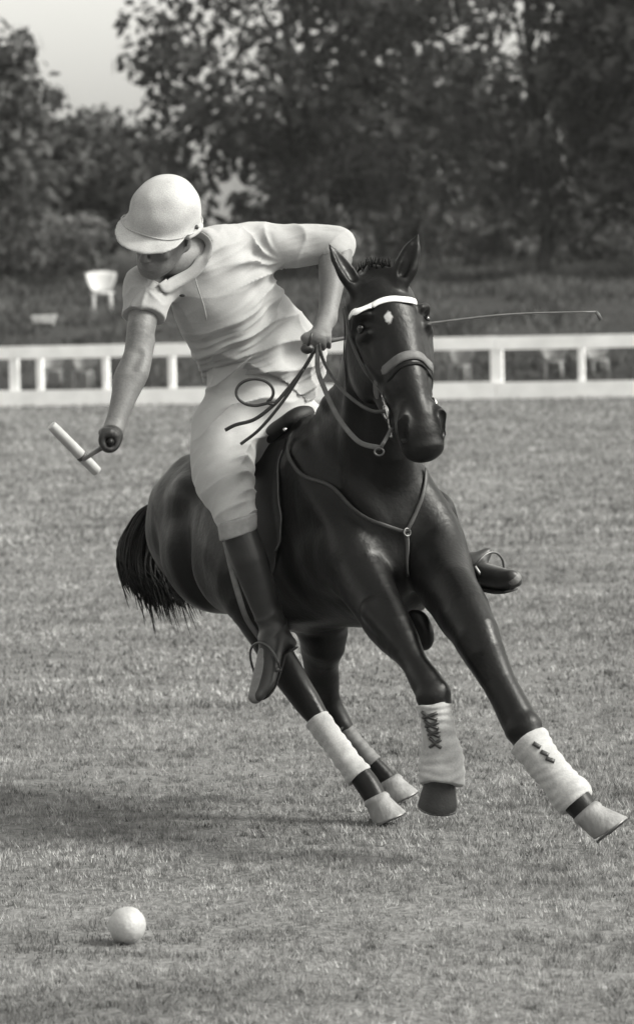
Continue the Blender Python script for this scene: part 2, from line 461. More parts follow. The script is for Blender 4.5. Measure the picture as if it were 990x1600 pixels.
# ------------------------------------------------------------------ white board fence
FA, FB = PG(0, 637), PG(990, 622)
FA[2] = FB[2] = 0
fdir = unit(FB - FA); fnor = V3(-fdir[1], fdir[0], 0); UP = V3(0, 0, 1)
fence = empty('fence', FA); tag(fence, 'long white board fence with two wide rails along the far edge of field', 'fence')
def fence_at(px):
    """point along the fence line whose pixel column is px"""
    lo, hi = -60.0, 70.0
    for _ in range(50):
        mid = (lo + hi) / 2
        if project_px(FA + fdir * mid + UP * 0.5)[0] < px: lo = mid
        else: hi = mid
    return lo
rail_joints = [fence_at(p) for p in (-2100, -1700, -1300, -900, -480, 22, 371, 775, 1180, 1600, 1950, 2400, 2850)]
for i in range(len(rail_joints) - 1):
    a, b = rail_joints[i] + 0.004, rail_joints[i + 1] - 0.004
    for z0, z1, nm in ((0.80, 1.005, 'top_rail'), (0.02, 0.285, 'bottom_rail')):
        dz = random.uniform(-0.012, 0.012)
        c = FA + fdir * (a + b) / 2 + UP * ((z0 + z1) / 2 + dz) - fnor * 0.03
        mesh_obj(nm, *box(c, (fdir, fnor, UP), ((b - a) / 2, 0.016, (z1 - z0) / 2)), M['paint'], fence, smooth=False)
for px, w in ((22, .15), (62, .10), (165, .10), (268, .10), (371, .15), (474, .1), (577, .1), (660, .1), (775, .19), (907, .09),
              (1010, .09), (1110, .1), (1180, .17), (1290, .1), (1400, .1), (-80, .1), (-180, .1), (-280, .1), (-380, .1), (-480, .15), (-600, .1), (-720, .1), (-900, .15), (-1020, .1), (-1150, .1), (-1300, .15), (-1430, .1), (-1560, .1), (-1700, .15), (-1900, .1), (-2100, .15),
              (1500, .1), (1600, .17), (1720, .1), (1840, .1), (1950, .17), (2100, .1), (2250, .1), (2400, .17), (2600, .1), (2850, .17)):
    s = fence_at(px)
    hh = 0.985 if w < .12 else 1.0
    c = FA + fdir * s + UP * (hh / 2 - 0.05) + fnor * 0.03
    mesh_obj('post', *box(c, (fdir, fnor, UP), (w / 2, 0.04, hh / 2)), M['paint'], fence, smooth=False)

# ------------------------------------------------------------------ white garden chairs, white bench
def garden_chair(loc, rz, label, s=1.0, cm=None):
    cm = cm or M['chair']
    t = empty('garden_chair', loc)
    c, sn = math.cos(rz), math.sin(rz); X = V3(c, sn, 0); Y = V3(-sn, c, 0); o = np.array(loc, float)
    g = lambda x, y, z: o + (X * x + Y * y + UP * z) * s
    # shell back: curved fan with a scalloped rim
    V, F = [], []; nu, nv = 14, 7
    for th in (0, 1):
        for j in range(nv):
            for i in range(nu):
                u = -1 + 2 * i / (nu - 1); v = j / (nv - 1)
                wid = 0.20 + 0.13 * math.sin(v * 1.5)
                top = 0.46 * (0.86 + 0.14 * math.cos(u * 1.3)) + 0.012 * math.cos(i * 3.14)
                low = 0.05 * u * u
                V.append(g(u * wid, 0.20 - 0.10 * u * u + 0.06 * v + th * 0.018, 0.43 + low + (top - low) * v))
    def id(t, i, j): return t * nu * nv + j * nu + i
    for j in range(nv - 1):
        for i in range(nu - 1):
            F.append((id(0, i, j), id(0, i + 1, j), id(0, i + 1, j + 1), id(0, i, j + 1)))
            F.append((id(1, i, j + 1), id(1, i + 1, j + 1), id(1, i + 1, j), id(1, i, j)))
    for i in range(nu - 1):
        F.append((id(0, i, nv - 1), id(0, i + 1, nv - 1), id(1, i + 1, nv - 1), id(1, i, nv - 1)))
        F.append((id(0, i + 1, 0), id(0, i, 0), id(1, i, 0), id(1, i + 1, 0)))
    for j in range(nv - 1):
        F.append((id(0, 0, j), id(0, 0, j + 1), id(1, 0, j + 1), id(1, 0, j)))
        F.append((id(0, nu - 1, j + 1), id(0, nu - 1, j), id(1, nu - 1, j), id(1, nu - 1, j + 1)))
    mesh_obj('back', V, F, cm, t)
    V, F = [], []; n = 20
    for z in (0.40, 0.44):
        for i in range(n):
            a = 6.283 * i / n; V.append(g(0.25 * math.cos(a), 0.235 * math.sin(a), z))
    F = [tuple(range(n - 1, -1, -1)), tuple(range(n, 2 * n))] + [(i, (i + 1) % n, n + (i + 1) % n, n + i) for i in range(n)]
    mesh_obj('seat', V, F, cm, t, smooth=False)
    for sx in (-1, 1):
        for sy in (-1, 1):
            mesh_obj('leg', *tube([g(sx * 0.17, sy * 0.16, 0.41), g(sx * 0.20, sy * 0.20, -0.04)], [0.03 * s, 0.024 * s], 8), cm, t)
    tag(t, label, 'chair', 'white garden chairs beyond the fence')
    return t
def on_bank(px, y):
    x = (P(px, 500, 1.0)[0]) * y
    return V3(x, y, bank_z(x, y))
# the one standing alone on top of the bank
cp = P(160, 480, 70.5); cp[2] = bank_z(cp[0], cp[1])
garden_chair(cp, R(8), 'white shell backed garden chair standing alone on the bank beside the rider', 0.98)
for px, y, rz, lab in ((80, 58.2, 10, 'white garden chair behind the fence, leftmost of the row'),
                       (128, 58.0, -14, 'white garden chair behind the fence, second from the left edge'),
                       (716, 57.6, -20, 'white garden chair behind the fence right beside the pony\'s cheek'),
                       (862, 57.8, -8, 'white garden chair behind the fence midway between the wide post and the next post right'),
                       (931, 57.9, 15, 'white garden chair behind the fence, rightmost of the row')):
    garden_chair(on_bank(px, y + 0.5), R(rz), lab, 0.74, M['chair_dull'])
bc = P(70, 518, 66.0); bc[2] = bank_z(bc[0], bc[1])
bn = empty('bench', bc); tag(bn, 'small low white bench on the bank above the left end of the fence', 'bench')
mesh_obj('seat', *box(bc + UP * 0.19, (V3(1, 0, 0), V3(0, 1, 0), UP), (0.235, 0.13, 0.03)), M['chair'], bn, smooth=False)
mesh_obj('apron', *box(bc + UP * 0.115 - V3(0, 0.10, 0), (V3(1, 0, 0), V3(0, 1, 0), UP), (0.215, 0.012, 0.044)), M['chair'], bn, smooth=False)
for sx in (-1, 1):
    mesh_obj('leg', *box(bc + V3(sx * 0.17, 0, 0.07), (V3(1, 0, 0), V3(0, 1, 0), UP), (0.02, 0.08, 0.09)), M['chair'], bn, smooth=False)

# ------------------------------------------------------------------ trees
def leaves(centers, radii, per, size, flat=0.8, seed=0):
    g = np.random.default_rng(seed); out = []
    for c, r in zip(centers, radii):
        n = int(per * (r / 0.8) ** 2 * g.uniform(0.7, 1.2))
        d = g.normal(size=(n, 3)); d /= np.linalg.norm(d, axis=1)[:, None]
        rr = r * g.uniform(0.35, 1.0, n) ** 0.5
        p = c + d * rr[:, None] * np.array([1, 1, flat])
        nor = d * 0.6 + g.normal(size=(n, 3)) * 0.7 + np.array([0, 0, 0.4]); nor /= np.linalg.norm(nor, axis=1)[:, None]
        t = np.cross(nor, g.normal(size=(n, 3))); t /= np.linalg.norm(t, axis=1)[:, None]
        b = np.cross(nor, t); s = size * g.uniform(0.6, 1.35, n)[:, None]
        droop = np.array([0, 0, -0.18]) * s
        out.append(np.stack([p - t * s, p + b * s * 0.48 - t * s * 0.1, p + t * s + droop, p - b * s * 0.48 - t * s * 0.1], 1))
    V = np.concatenate(out).reshape(-1, 3)
    return V, np.arange(len(V)).reshape(-1, 4)
def tree(px, y, top_z, rad, low_z, nclump, per, size, m, label, cat='tree', name='tree', group='trees behind the field', seed=0,
         trunk_r=0.28, clump=(0.55, 1.15), base=None):
    g = np.random.default_rng(seed)
    b = on_bank(px, y) if base is None else base
    t = empty(name, b); tag(t, label, cat, group)
    cz, hz = (top_z + low_z) / 2, (top_z - low_z) / 2
    C, Rr = [], []
    while len(C) < nclump:
        d = g.normal(size=3); d /= np.linalg.norm(d)
        q = g.uniform(0.25, 1.0) ** 0.45
        zz = d[2]
        wid = rad * (1.0 - 0.25 * max(0, zz)) * g.uniform(0.86, 1.08)
        c = np.array([b[0] + d[0] * q * wid, b[1] + d[1] * q * wid * 0.8, cz + d[2] * q * hz])
        C.append(c); Rr.append(g.uniform(*clump))
    C = np.array(C)
    V, F = leaves(C, Rr, per, size, seed=seed + 1)
    # trunk and limbs
    parts = []
    fork = b + V3(g.uniform(-.2, .2), 0, (low_z - b[2]) * 0.9 + 0.8)
    parts.append(tube(crom([b - UP * 0.3, b + (fork - b) * 0.15, b + (fork - b) * 0.6 + V3(.06, 0, 0), fork], 3),
                      list(np.linspace(trunk_r * 1.35, trunk_r * 0.85, 10)), 10))
    lead = V3(b[0] + g.uniform(-.5, .5), b[1], cz + hz * 0.7)
    parts.append(tube(crom([fork, (fork + lead) / 2 + V3(g.uniform(-.4, .4), 0, 0), lead], 4), list(np.linspace(trunk_r * .8, .04, 9)), 8))
    for i in range(16):
        e = C[g.integers(len(C))]; s = fork + (lead - fork) * g.uniform(0, 0.75)
        mid = (s + e) / 2 + V3(0, 0, 0.12 * np.linalg.norm(e - s))
        parts.append(tube(crom([s, mid, e], 4), list(np.linspace(trunk_r * .38, .025, 9)), 6))
    mesh_obj('trunk', *join(parts), M['bark'], t)
    mesh_obj('crown', V, F, m, t, smooth=False)
    return t
tree(-60, 84, 8.7, 3.0, 2.6, 100, 52, 0.195, M['leaf'], 'lower dark leafy tree at the left edge below open sky', seed=21)
tree(462, 88, 12.4, 4.3, 2.9, 135, 44, 0.195, M['leaf'], 'tall dark leafy tree whose ragged left edge meets the sky above the helmet', seed=32)
tree(850, 86, 14.0, 4.2, 3.1, 135, 44, 0.195, M['leaf'], 'tall dark tree with a bare trunk showing above the fence at right', seed=43, trunk_r=0.17)
tree(1110, 83, 13.0, 3.6, 2.8, 240, 150, 0.16, M['leaf'], 'dark leafy tree cut off by the right edge of the picture', seed=54)
tree(650, 93, 13.0, 3.8, 3.0, 105, 44, 0.195, M['leaf'], 'dark leafy tree filling the gap above the pony\'s ears', seed=65, trunk_r=0.2)
tree(120, 112, 7.2, 4.4, 3.2, 130, 120, 0.18, M['leaf_back'], 'low far tree seen between the left tree and the helmet', seed=76)
tree(600, 118, 9.0, 5.6, 3.6, 110, 80, 0.20, M['leaf_back'], 'broad far tree dimly seen behind the middle of the tree row', seed=87)
tree(990, 115, 10.0, 5.0, 3.6, 110, 90, 0.20, M['leaf_back'], 'broad far tree dimly seen behind the right end of the tree row', seed=98)
for i, (px, y) in enumerate(((-520, 90), (-1000, 86), (-1500, 92), (1500, 89), (1950, 85), (2450, 91))):
    tree(px, y, 11.5 + (i % 3), 4.2, 2.8, 110, 70, 0.17, M['leaf'], ('first', 'second', 'third')[i % 3] + ' dark leafy tree further along the row beyond the ' + ('left' if i < 3 else 'right') + ' edge of view', seed=300 + i)
for i, (px, y, r, h) in enumerate(((40, 98, 1.5, 1.5), (95, 101, 1.6, 1.3), (470, 100, 1.6, 1.4), (600, 104, 1.7, 1.7), (730, 102, 1.7, 1.6), (805, 99, 1.3, 1.6), (905, 104, 1.8, 1.7), (985, 100, 1.5, 1.5))):
    lab = ('pale bush under the left tree, nearest the left edge', 'pale bush between the lone garden chair and the left edge',
           'pale bush seen between the rider\'s left arm and the pony\'s ear', 'pale bush seen between the pony\'s ears',
           'pale bush just right of the pony\'s right-hand ear', 'bright pale bush beside the bare trunk, left of it',
           'pale bush just right of the bare tree trunk', 'pale bush at the right edge above the fence')[i]
    b = on_bank(px, y)
    tree(px, y, b[2] + h * 1.45, r * 1.35, b[2] + 0.05, 46, 120, 0.14, M['bush'], lab, 'bush', 'bush', 'pale bushes under the trees', 200 + i, 0.05, (0.35, 0.6))

# ================================================================== the pony
# body frame: x forward, y to the pony's left, z up; the withers are pinned where the photograph shows them
HF = unit(V3(0.53, -0.83, 0.15))
HU = orth(V3(-0.33, 0.0, 0.94), HF)
HL = np.cross(HU, HF)
WITH = P(478, 648, 11.75)
def H(x, y, z): return WITH + HF * (x - 0.30) + HL * y + HU * (z - 1.50)
HA = np.array([HF, HL, HU])
# head frame: s down the face from the poll, l to the pony's left, n out of the forehead
POLL = P(592, 430, 11.22)
HD = unit(P(661, 694, 11.02) - POLL)
HN = orth(V3(0.27, -0.95, 0.05), HD)
HLL = np.cross(-HD, HN)
HS, HWD, HDP = 1.06, 1.42, 1.24
def E(s, l, n): return POLL + HD * (s * HS) + HLL * (l * HWD) + HN * (n * HDP)
EA = np.array([HD, HLL, HN])

hf = Field((-0.95, 10.55, -0.02), (1.15, 13.25, 2.12), 0.0062)
# trunk
sp = [(0.60, 1.01, .13, .17), (0.50, 1.04, .20, .30), (0.30, 1.08, .245, .36), (0.05, 1.06, .285, .335), (-0.20, 1.08, .28, .305),
      (-0.42, 1.15, .245, .265), (-0.60, 1.20, .20, .24), (-0.72, 1.20, .15, .18)]
hf.chain([H(x, 0, z) for x, z, a, b in sp], [(a, b) for x, z, a, b in sp], n=HL, k=0.04)
hf.ell(H(0.24, 0, 1.37), HA, (.26, .07, .12), 0.08)
hf.chain([H(0.20, 0, 1.34), H(-.2, 0, 1.33), H(-.55, 0, 1.40)], [.07, .06, .06], k=0.08)
for s in (-1, 1):
    hf.chain([H(0.34, s * .115, 1.36), H(0.56, s * .155, 1.03)], [(.055, .10), (.09, .125)], n=HL, k=0.035)      # shoulder blade
    hf.ell(H(0.42, s * .17, 1.02), HA, (.17, .085, .13), 0.03)                                                # triceps
    hf.ell(H(0.54, s * .155, .97), HA, (.10, .095, .15), 0.06)
    hf.ell(H(0.60, s * .090, .95), HA, (.105, .085, .13), 0.025)                                               # breast muscle
    hf.ell(H(-0.53, s * .095, 1.14), HA, (.25, .10, .26), 0.07)                                              # haunch
    hf.ell(H(-0.40, s * .15, 1.33), HA, (.07, .05, .06), 0.07)                                               # point of hip
hf.ell(H(0.46, 0, 0.84), HA, (.15, .13, .10), 0.06)
# neck
hf.chain([H(0.38, 0, 1.20), H(0.56, 0, 1.36), (H(0.56, 0, 1.36) + E(.12, 0, -.15)) / 2 + HU * 0.0 + HF * 0.01, E(.13, 0, -.10)],
         [(.15, .27), (.115, .215), (.085, .165), (.07, .105)], n=[HL, HL, HL * .6 + HLL * .4, HLL], k=0.05)
hf.chain([H(0.50, 0, 1.10), H(0.66, 0, 1.25), E(.30, 0, -.20)], [(.13, .12), (.075, .08), (.045, .045)], n=HL, k=0.06)   # gullet
for s in (-1, 1):
    hf.chain([E(.17, s * .05, -.15), H(0.62, s * .07, 1.32), H(0.62, s * .10, 1.10)], [.040, .055, .07], k=0.025)         # jugular groove muscle
# head
hd = [(.012, -.06, .056, .068), (.08, -.055, .084, .105), (.17, -.05, .092, .122), (.27, -.035, .078, .105), (.36, -.010, .058, .076),
      (.45, .0, .050, .060), (.53, .0, .058, .058), (.580, -.008, .054, .050)]
hf.chain([E(s, 0, n) for s, n, a, b in hd], [(a * HWD, b * HDP) for s, n, a, b in hd], n=HLL, k=0.025)
hf.chain([E(.14, 0, .052), E(.30, 0, .052), E(.50, 0, .045)], [(.066, .022), (.038, .022), (.03, .019)], n=HLL, k=0.02)
for s in (-1, 1):
    hf.ell(E(.23, s * .055, -.105), EA, (.135, .050, .115), 0.03)                    # cheek
    hf.chain([E(.15, s * .066, .045), E(.140, s * .084, .020), E(.165, s * .088, -.025)], [.013, .015, .012], k=0.018)    # brow
    hf.chain([E(.205, s * .074, .035), E(.207, s * .084, .0)], [.008, .008], k=0.03)
    hf.chain([E(.205, s * .082, -.012), E(.27, s * .072, -.006), E(.34, s * .058, .002)], [.017, .015, .010], k=0.012)  # facial crest
    hf.chain([E(.245, s * .060, .050), E(.33, s * .054, .040), E(.44, s * .050, .035)], [.010, .013, .010], k=0.025, op='sub')   # hollow beside the nasal bone
    hf.chain([E(.16, s * .062, -.175), E(.26, s * .056, -.19), E(.33, s * .046, -.14)], [.012, .014, .012], k=0.02)   # edge of the jaw
    hf.ell(E(.178, s * .094, .012), EA, (.018, .010, .024), 0.010, 'sub')           # eye socket
    hf.chain([E(.475, s * .036, .040), E(.515, s * .046, .042), E(.560, s * .046, .022)], [.016, .026, .021], k=0.02)   # nostril wing
    hf.chain([E(.515, s * .044, .062), E(.535, s * .054, .054), E(.558, s * .058, .036), E(.566, s * .052, .026)], [.011, .017, .018, .012], k=0.006, op='sub')
    hf.chain([E(.30, s * .035, -.10), E(.45, s * .032, -.062), E(.54, s * .020, -.058)], [.034, .030, .028], k=0.02)  # jaw bars
hf.ell(E(.555, 0, -.055), EA, (.035, .044, .034), 0.02)                              # chin
hf.ell(E(.595, 0, .0), EA, (.022, .062, .046), 0.02)                                   # upper lip
hf.chain([E(.578, -.04, -.036), E(.60, 0, -.036), E(.578, .04, -.036)], [.006] * 3, k=0.006, op='sub')
# ears: cupped, pricked sideways
def ear(s, base, tip):
    ax = tip - base; side = orth(HLL * s + HN * .35, ax); fr = np.cross(unit(ax), side)
    if fr.dot(HN) < 0: fr = -fr
    hf.chain([base - ax * .15, base + ax * .25, base + ax * .62, tip], [(.034, .028), (.041, .026), (.030, .018), (.005, .005)], n=side, k=0.015)
    hf.chain([base + ax * .12 + fr * .022, base + ax * .45 + fr * .018, base + ax * .86 + fr * .008], [(.017, .016), (.019, .013), (.004, .004)], n=side, k=0.006, op='sub')
ear(-1, P(551, 444, 11.20), P(513, 380, 11.20))
ear(1, P(626, 436, 11.17), P(653, 366, 11.17))
for i in range(5):
    hf.ell(E(-.022 + .010 * i, (i - 2) * .010, .0 + .008 * i), EA, (.022, .016, .018), 0.02)   # tuft of hogged mane between the ears
# legs: joints (pixel, pixel, distance)
RF = [H(0.50, -.15, 1.02), P(605, 968, 11.28), P(650, 1040, 11.12), P(678, 1088, 11.05), P(684, 1130, 11.07), P(690, 1182, 11.10), P(686, 1218, 11.09)]
hf.chain(RF, [(.10, .13), (.074, .092), (.045, .051), (.051, .053), (.030, .034), (.040, .042), (.036, .036)], n=HL, k=0.03)
LF = [H(0.46, .16, 1.02), P(727, 965, 11.15), P(778, 1065, 11.02), P(815, 1140, 10.95), P(850, 1190, 10.90), P(890, 1240, 10.86), P(918, 1272, 10.83)]
hf.chain(LF, [(.10, .14), (.080, .10), (.049, .056), (.052, .054), (.031, .035), (.042, .046), (.038, .038)], n=HL, k=0.03)
RH = [H(-.50, -.13, 1.10), P(375, 905, 12.02), P(420, 1000, 12.02), P(468, 1082, 12.02), P(500, 1128, 11.98), P(537, 1180, 11.935), P(572, 1226, 11.90), P(590, 1256, 11.87)]
hf.chain(RH, [(.14, .19), (.10, .15), (.062, .085), (.048, .062), (.031, .037), (.028, .030), (.038, .040), (.036, .036)], n=HL, k=0.04)
LH = [H(-.48, .13, 1.06), P(495, 960, 12.20), P(502, 1040, 12.28), P(510, 1092, 12.36), P(535, 1135, 12.36), P(562, 1168, 12.35), P(592, 1202, 12.34), P(612, 1226, 12.32)]
hf.chain(LH, [(.14, .19), (.09, .12), (.058, .07), (.042, .052), (.026, .031), (.023, .025), (.033, .035), (.032, .032)], n=HL, k=0.04)
def leg_detail(shoulder, elbow, low, knee, out):
    ax = unit(knee - elbow); fr = orth(-CAMF, ax)
    hf.chain([elbow * .9 + shoulder * .1 + fr * .045 + out * .03, elbow * .35 + low * .65 + fr * .026 + out * .020], [.046, .018], k=0.015)    # extensor
    hf.chain([elbow - fr * .03 - out * .02, elbow * .4 + low * .6 - fr * .022 - out * .024], [.052, .020], k=0.015)                            # flexor
    hf.ell(knee + fr * .016, np.array([ax, np.cross(ax, fr), fr]), (.040, .056, .044), 0.012)
    hf.ell(knee - fr * .035, np.array([ax, np.cross(ax, fr), fr]), (.030, .030, .034), 0.015)
leg_detail(RF[0], RF[1], RF[2], RF[3], -HL); leg_detail(LF[0], LF[1], LF[2], LF[3], HL)
for hk, ca in ((RH, P(449, 1064, 12.11)), (LH, P(497, 1072, 12.46))):
    hf.chain([hk[2] * .5 + hk[3] * .5 - HF * .03, ca], [.022, .032], k=0.015)                                 # point of hock
    hf.chain([ca, hk[4]], [.024, .026], k=0.02)
    hf.chain([hk[1] * .4 + hk[2] * .6 - HF * .02 + CAMR * -.02, ca], [.03, .016], k=0.025)                     # hamstring tendon
for s in (-1, 1):
    hf.chain([H(.40, s * .20, 1.44), H(.55, s * .205, 1.26), H(.68, s * .165, 1.10)], [.025, .036, .028], k=0.05, op='sub')       # groove before the shoulder
    hf.chain([H(.34, s * .27, 1.20), H(.30, s * .275, 1.05), H(.29, s * .275, .93)], [.018, .028, .028], k=0.05, op='sub')                               # behind the elbow
    hf.chain([H(-.34, s * .275, 1.30), H(-.38, s * .28, 1.05), H(-.36, s * .26, .90)], [.03, .035, .03], k=0.08, op='sub')   # flank
    hf.chain([H(-.62, s * .235, 1.32), H(-.60, s * .24, 1.10), H(-.55, s * .24, .95)], [.012, .016, .012], k=0.05, op='sub')  # line of the thigh
hf.chain([H(.78, 0, 1.10), H(.76, 0, .98), H(.66, 0, .82)], [.02, .024, .02], k=0.06, op='sub')                          # between the breast muscles
hf.chain([P(640, 745, 11.52), P(676, 825, 11.50), P(690, 890, 11.42), LF[1] + CAMF * .06], [.06, .090, .10, .07], k=0.06)
hf.ell(P(655, 985, 11.40), HA, (.06, .04, .075), 0.03)          # loose skin and girth behind the elbow
V, F = hf.mesh(2)
nrm = normals(V, F)
V = V + nrm * (0.0020 * Noise(5.0, 24, 8)(V) + 0.0035 * Noise(2.4, 24, 18)(V))[:, None]
horse = mesh_obj('horse', V, F, M['coat'])
tag(horse, 'dark glossy pony galloping and leaning into a turn, white wraps on its legs', 'horse')
# white star: a marking of the coat itself
st_c = hf.snap(P(607, 484, 11.0), 0)[0]
nt = M['coat'].node_tree; N = nt.nodes; L = nt.links; pb = N['Principled BSDF']
old = pb.inputs['Base Color'].links[0].from_socket
sb = N.new('ShaderNodeVectorMath'); sb.operation = 'SUBTRACT'; sb.inputs[1].default_value = st_c
ml = N.new('ShaderNodeVectorMath'); ml.operation = 'MULTIPLY'; ml.inputs[1].default_value = (1.25, 0.6, 0.85)
nz = N.new('ShaderNodeTexNoise'); nz.inputs['Scale'].default_value = 45; nz.inputs['Detail'].default_value = 4
ln = N.new('ShaderNodeVectorMath'); ln.operation = 'LENGTH'
ad = N.new('ShaderNodeMath'); ad.operation = 'MULTIPLY_ADD'; ad.inputs[1].default_value = 0.035
mr = N.new('ShaderNodeMapRange'); mr.inputs[1].default_value = 0.036; mr.inputs[2].default_value = 0.028; mr.inputs[3].default_value = 0; mr.inputs[4].default_value = 1
mx = N.new('ShaderNodeMix'); mx.data_type = 'RGBA'; mx.inputs[7].default_value = (0.42, 0.42, 0.42, 1)
tcs = N.new('ShaderNodeTexCoord')
rn = N.new('ShaderNodeTexNoise'); rn.inputs['Scale'].default_value = 7; rn.inputs['Detail'].default_value = 6
rr_ = N.new('ShaderNodeMapRange'); rr_.inputs[1].default_value = 0.3; rr_.inputs[2].default_value = 0.7; rr_.inputs[3].default_value = 0.30; rr_.inputs[4].default_value = 0.48
L.new(tcs.outputs['Object'], rn.inputs['Vector']); L.new(rn.outputs[0], rr_.inputs[0]); L.new(rr_.outputs[0], pb.inputs['Roughness'])
L.new(tcs.outputs['Object'], sb.inputs[0]); L.new(sb.outputs[0], ml.inputs[0]); L.new(ml.outputs[0], ln.inputs[0])
L.new(tcs.outputs['Object'], nz.inputs['Vector'])
L.new(nz.outputs[0], ad.inputs[0]); L.new(ln.outputs['Value'], ad.inputs[2])
L.new(ad.outputs[0], mr.inputs[0]); L.new(mr.outputs[0], mx.inputs[0]); L.new(old, mx.inputs[6]); L.new(mx.outputs[2], pb.inputs['Base Color'])
def ico(c, ax, r, nu=24, nv=14):
    Vv, Ff = [], []
    for j in range(nv + 1):
        for i in range(nu):
            a, b = 6.283185 * i / nu, math.pi * j / nv
            Vv.append(c + ax[0] * r[0] * math.sin(b) * math.cos(a) + ax[1] * r[1] * math.sin(b) * math.sin(a) + ax[2] * r[2] * math.cos(b))
    for j in range(nv):
        for i in range(nu): Ff.append((j * nu + i, (j + 1) * nu + i, (j + 1) * nu + (i + 1) % nu, j * nu + (i + 1) % nu))
    return Vv, Ff
for s in (-1, 1):
    mesh_obj('eye', *ico(E(.178, s * .0805, .012), EA, (.016, .012, .020)), M['eye'], horse)
parts = []
for i in range(90):
    l_ = random.uniform(-.035, .035); n_ = random.uniform(-.09, .045)
    p_, nn_ = hf.snap(E(-.03 + .02 * max(0, n_ / .05), l_, n_), -0.003)
    d_ = unit(-HD * 1.0 + HN * random.uniform(-.1, .5) + HLL * random.uniform(-.45, .45)); L_ = random.uniform(.014, .034)
    parts.append(tube([p_, p_ + d_ * L_ * .6, p_ + d_ * L_ + HN * .006], [.0035, .003, .0008], 4))
mesh_obj('forelock', *join(parts), M['hair'], horse)
# hooves
def hoof(name, top, axis, toe, m, s=1.0, label=None):
    axis = unit(axis); toe = orth(toe, axis); sd = np.cross(axis, toe); Vh, Fh = [], []; n = 20
    prof = [(-.014, .043, -.002), (-.004, .050, .0), (.004, .051, .0), (.009, .048, .002), (.03, .0525, .009), (.055, .058, .018), (.074, .062, .026), (.079, .061, .027), (.077, .048, .024), (.070, .012, .02)]
    for z, r, sh in prof:
        for i in range(n):
            a = 6.283185 * i / n; c = math.cos(a)
            rr = r * (1.0 if c > 0 else 0.90 + 0.10 * (1 + c))
            slope = z * (-0.10 if c < 0 else 0.10) * abs(c)
            Vh.append(top + (axis * (z + slope) + toe * (rr * c + sh) + sd * r * 0.94 * math.sin(a)) * s)
    for k in range(len(prof) - 1):
        for i in range(n): Fh.append((k * n + i, (k + 1) * n + i, (k + 1) * n + (i + 1) % n, k * n + (i + 1) % n))
    Fh.append(tuple(range(n))); Fh.append(tuple((len(prof) - 1) * n + i for i in range(n - 1, -1, -1)))
    o = mesh_obj(name, Vh, Fh, m, horse)
    if label: o['label'] = label
    # steel shoe
    pts = [top + (axis * .084 + toe * (.058 * math.cos(a) + .026) + sd * .056 * math.sin(a)) * s for a in np.linspace(-2.3, 2.3, 15)]
    sh = mesh_obj('shoe', *tube(pts, [.0045 * s] * 15, 6), M['iron'], o)
    return o
def img(x, y, z): return unit(CAMR * x - CAMU * y + CAMF * z)   # direction in picture terms (right, down, away)
hoof('hoof', P(917, 1271, 10.83), img(.62, .75, -.15), img(.75, -.45, -.5), M['hoof_pale'], 1.08, 'pale hoof of the reaching foreleg')
hoof('hoof', P(687, 1216, 11.085), img(-.09, .93, .28), img(-.02, .3, -.94), M['hoof_dark'], 1.10, 'dark hoof of the tucked foreleg')
hoof('hoof', P(588, 1250, 11.87), img(.40, .85, -.10), img(.6, -.15, -.85), M['hoof_pale'], 1.0, 'pale hoof of the landing hind leg')
hoof('hoof', P(610, 1222, 12.32), img(.45, .80, -.10), img(.6, -.15, -.85), M['hoof_pale'], 0.95)
# leg wraps and boots
def wrap(name, pts, rad, label, ends=True, k=0.006):
    pts = np.array(pts); rad = np.array([(r, r) if np.isscalar(r) else r for r in rad])
    lo, hi = pts.min(0) - rad.max() - .08, pts.max(0) + rad.max() + .08
    f = Field(lo, hi, 0.004)
    f.chain(pts, rad, n=HL, k=0.005)
    if ends:
        f.cut(pts[0] + (pts[1] - pts[0]) * 0.02, pts[0] - pts[1]); f.cut(pts[-1] - (pts[-1] - pts[-2]) * 0.02, pts[-1] - pts[-2])
    Vw, Fw = f.mesh(2)
    ax = unit(pts[-1] - pts[0]); Nw = normals(Vw, Fw)
    t = (Vw - pts[0]) @ ax
    Vw = Vw + Nw * (0.0016 * np.sin(t * 190 + 1.5 * Noise(6, 10, 2)(Vw)) + 0.0012 * Noise(9, 20, 3)(Vw))[:, None]
    o = mesh_obj(name, Vw, Fw, M['wrap'], horse); o['label'] = label
    return o, f
RFW = [P(676, 1097, 11.05), P(680, 1118, 11.05), P(686, 1150, 11.075), P(691, 1186, 11.09), P(690, 1214, 11.085), P(689, 1226, 11.08)]
rf_boot, rf_f = wrap('leg_boot', RFW, [.060, .054, .056, .072, .076, .068], 'white laced boot on the tucked foreleg')
LFW = [P(823, 1156, 10.94), P(843, 1183, 10.91), P(868, 1214, 10.88), P(890, 1243, 10.86), P(900, 1255, 10.85)]
lf_boot, lf_f = wrap('leg_boot', LFW, [.070, .061, .058, .065, .056], 'white boot on the reaching foreleg')
RHW = [P(494, 1122, 11.985), P(520, 1158, 11.955), P(545, 1192, 11.925), P(562, 1214, 11.91)]
wrap('leg_wrap', RHW, [.047, .043, .046, .051], 'white wrap on the landing hind leg')
LHW = [P(533, 1132, 12.36), P(560, 1166, 12.35), P(584, 1194, 12.34)]
o, _ = wrap('leg_wrap', LHW, [.034, .031, .035], 'dull wrap on the far hind leg'); o.data.materials[0] = M['pale_leather']
# fetlock tuft on the reaching leg's boot
mesh_obj('fetlock_pad', *ico(P(905, 1229, 10.90), np.array([img(.7, .7, 0), img(.7, -.7, 0), img(0, 0, 1)]), (.048, .030, .038)), M['wrap'], horse)
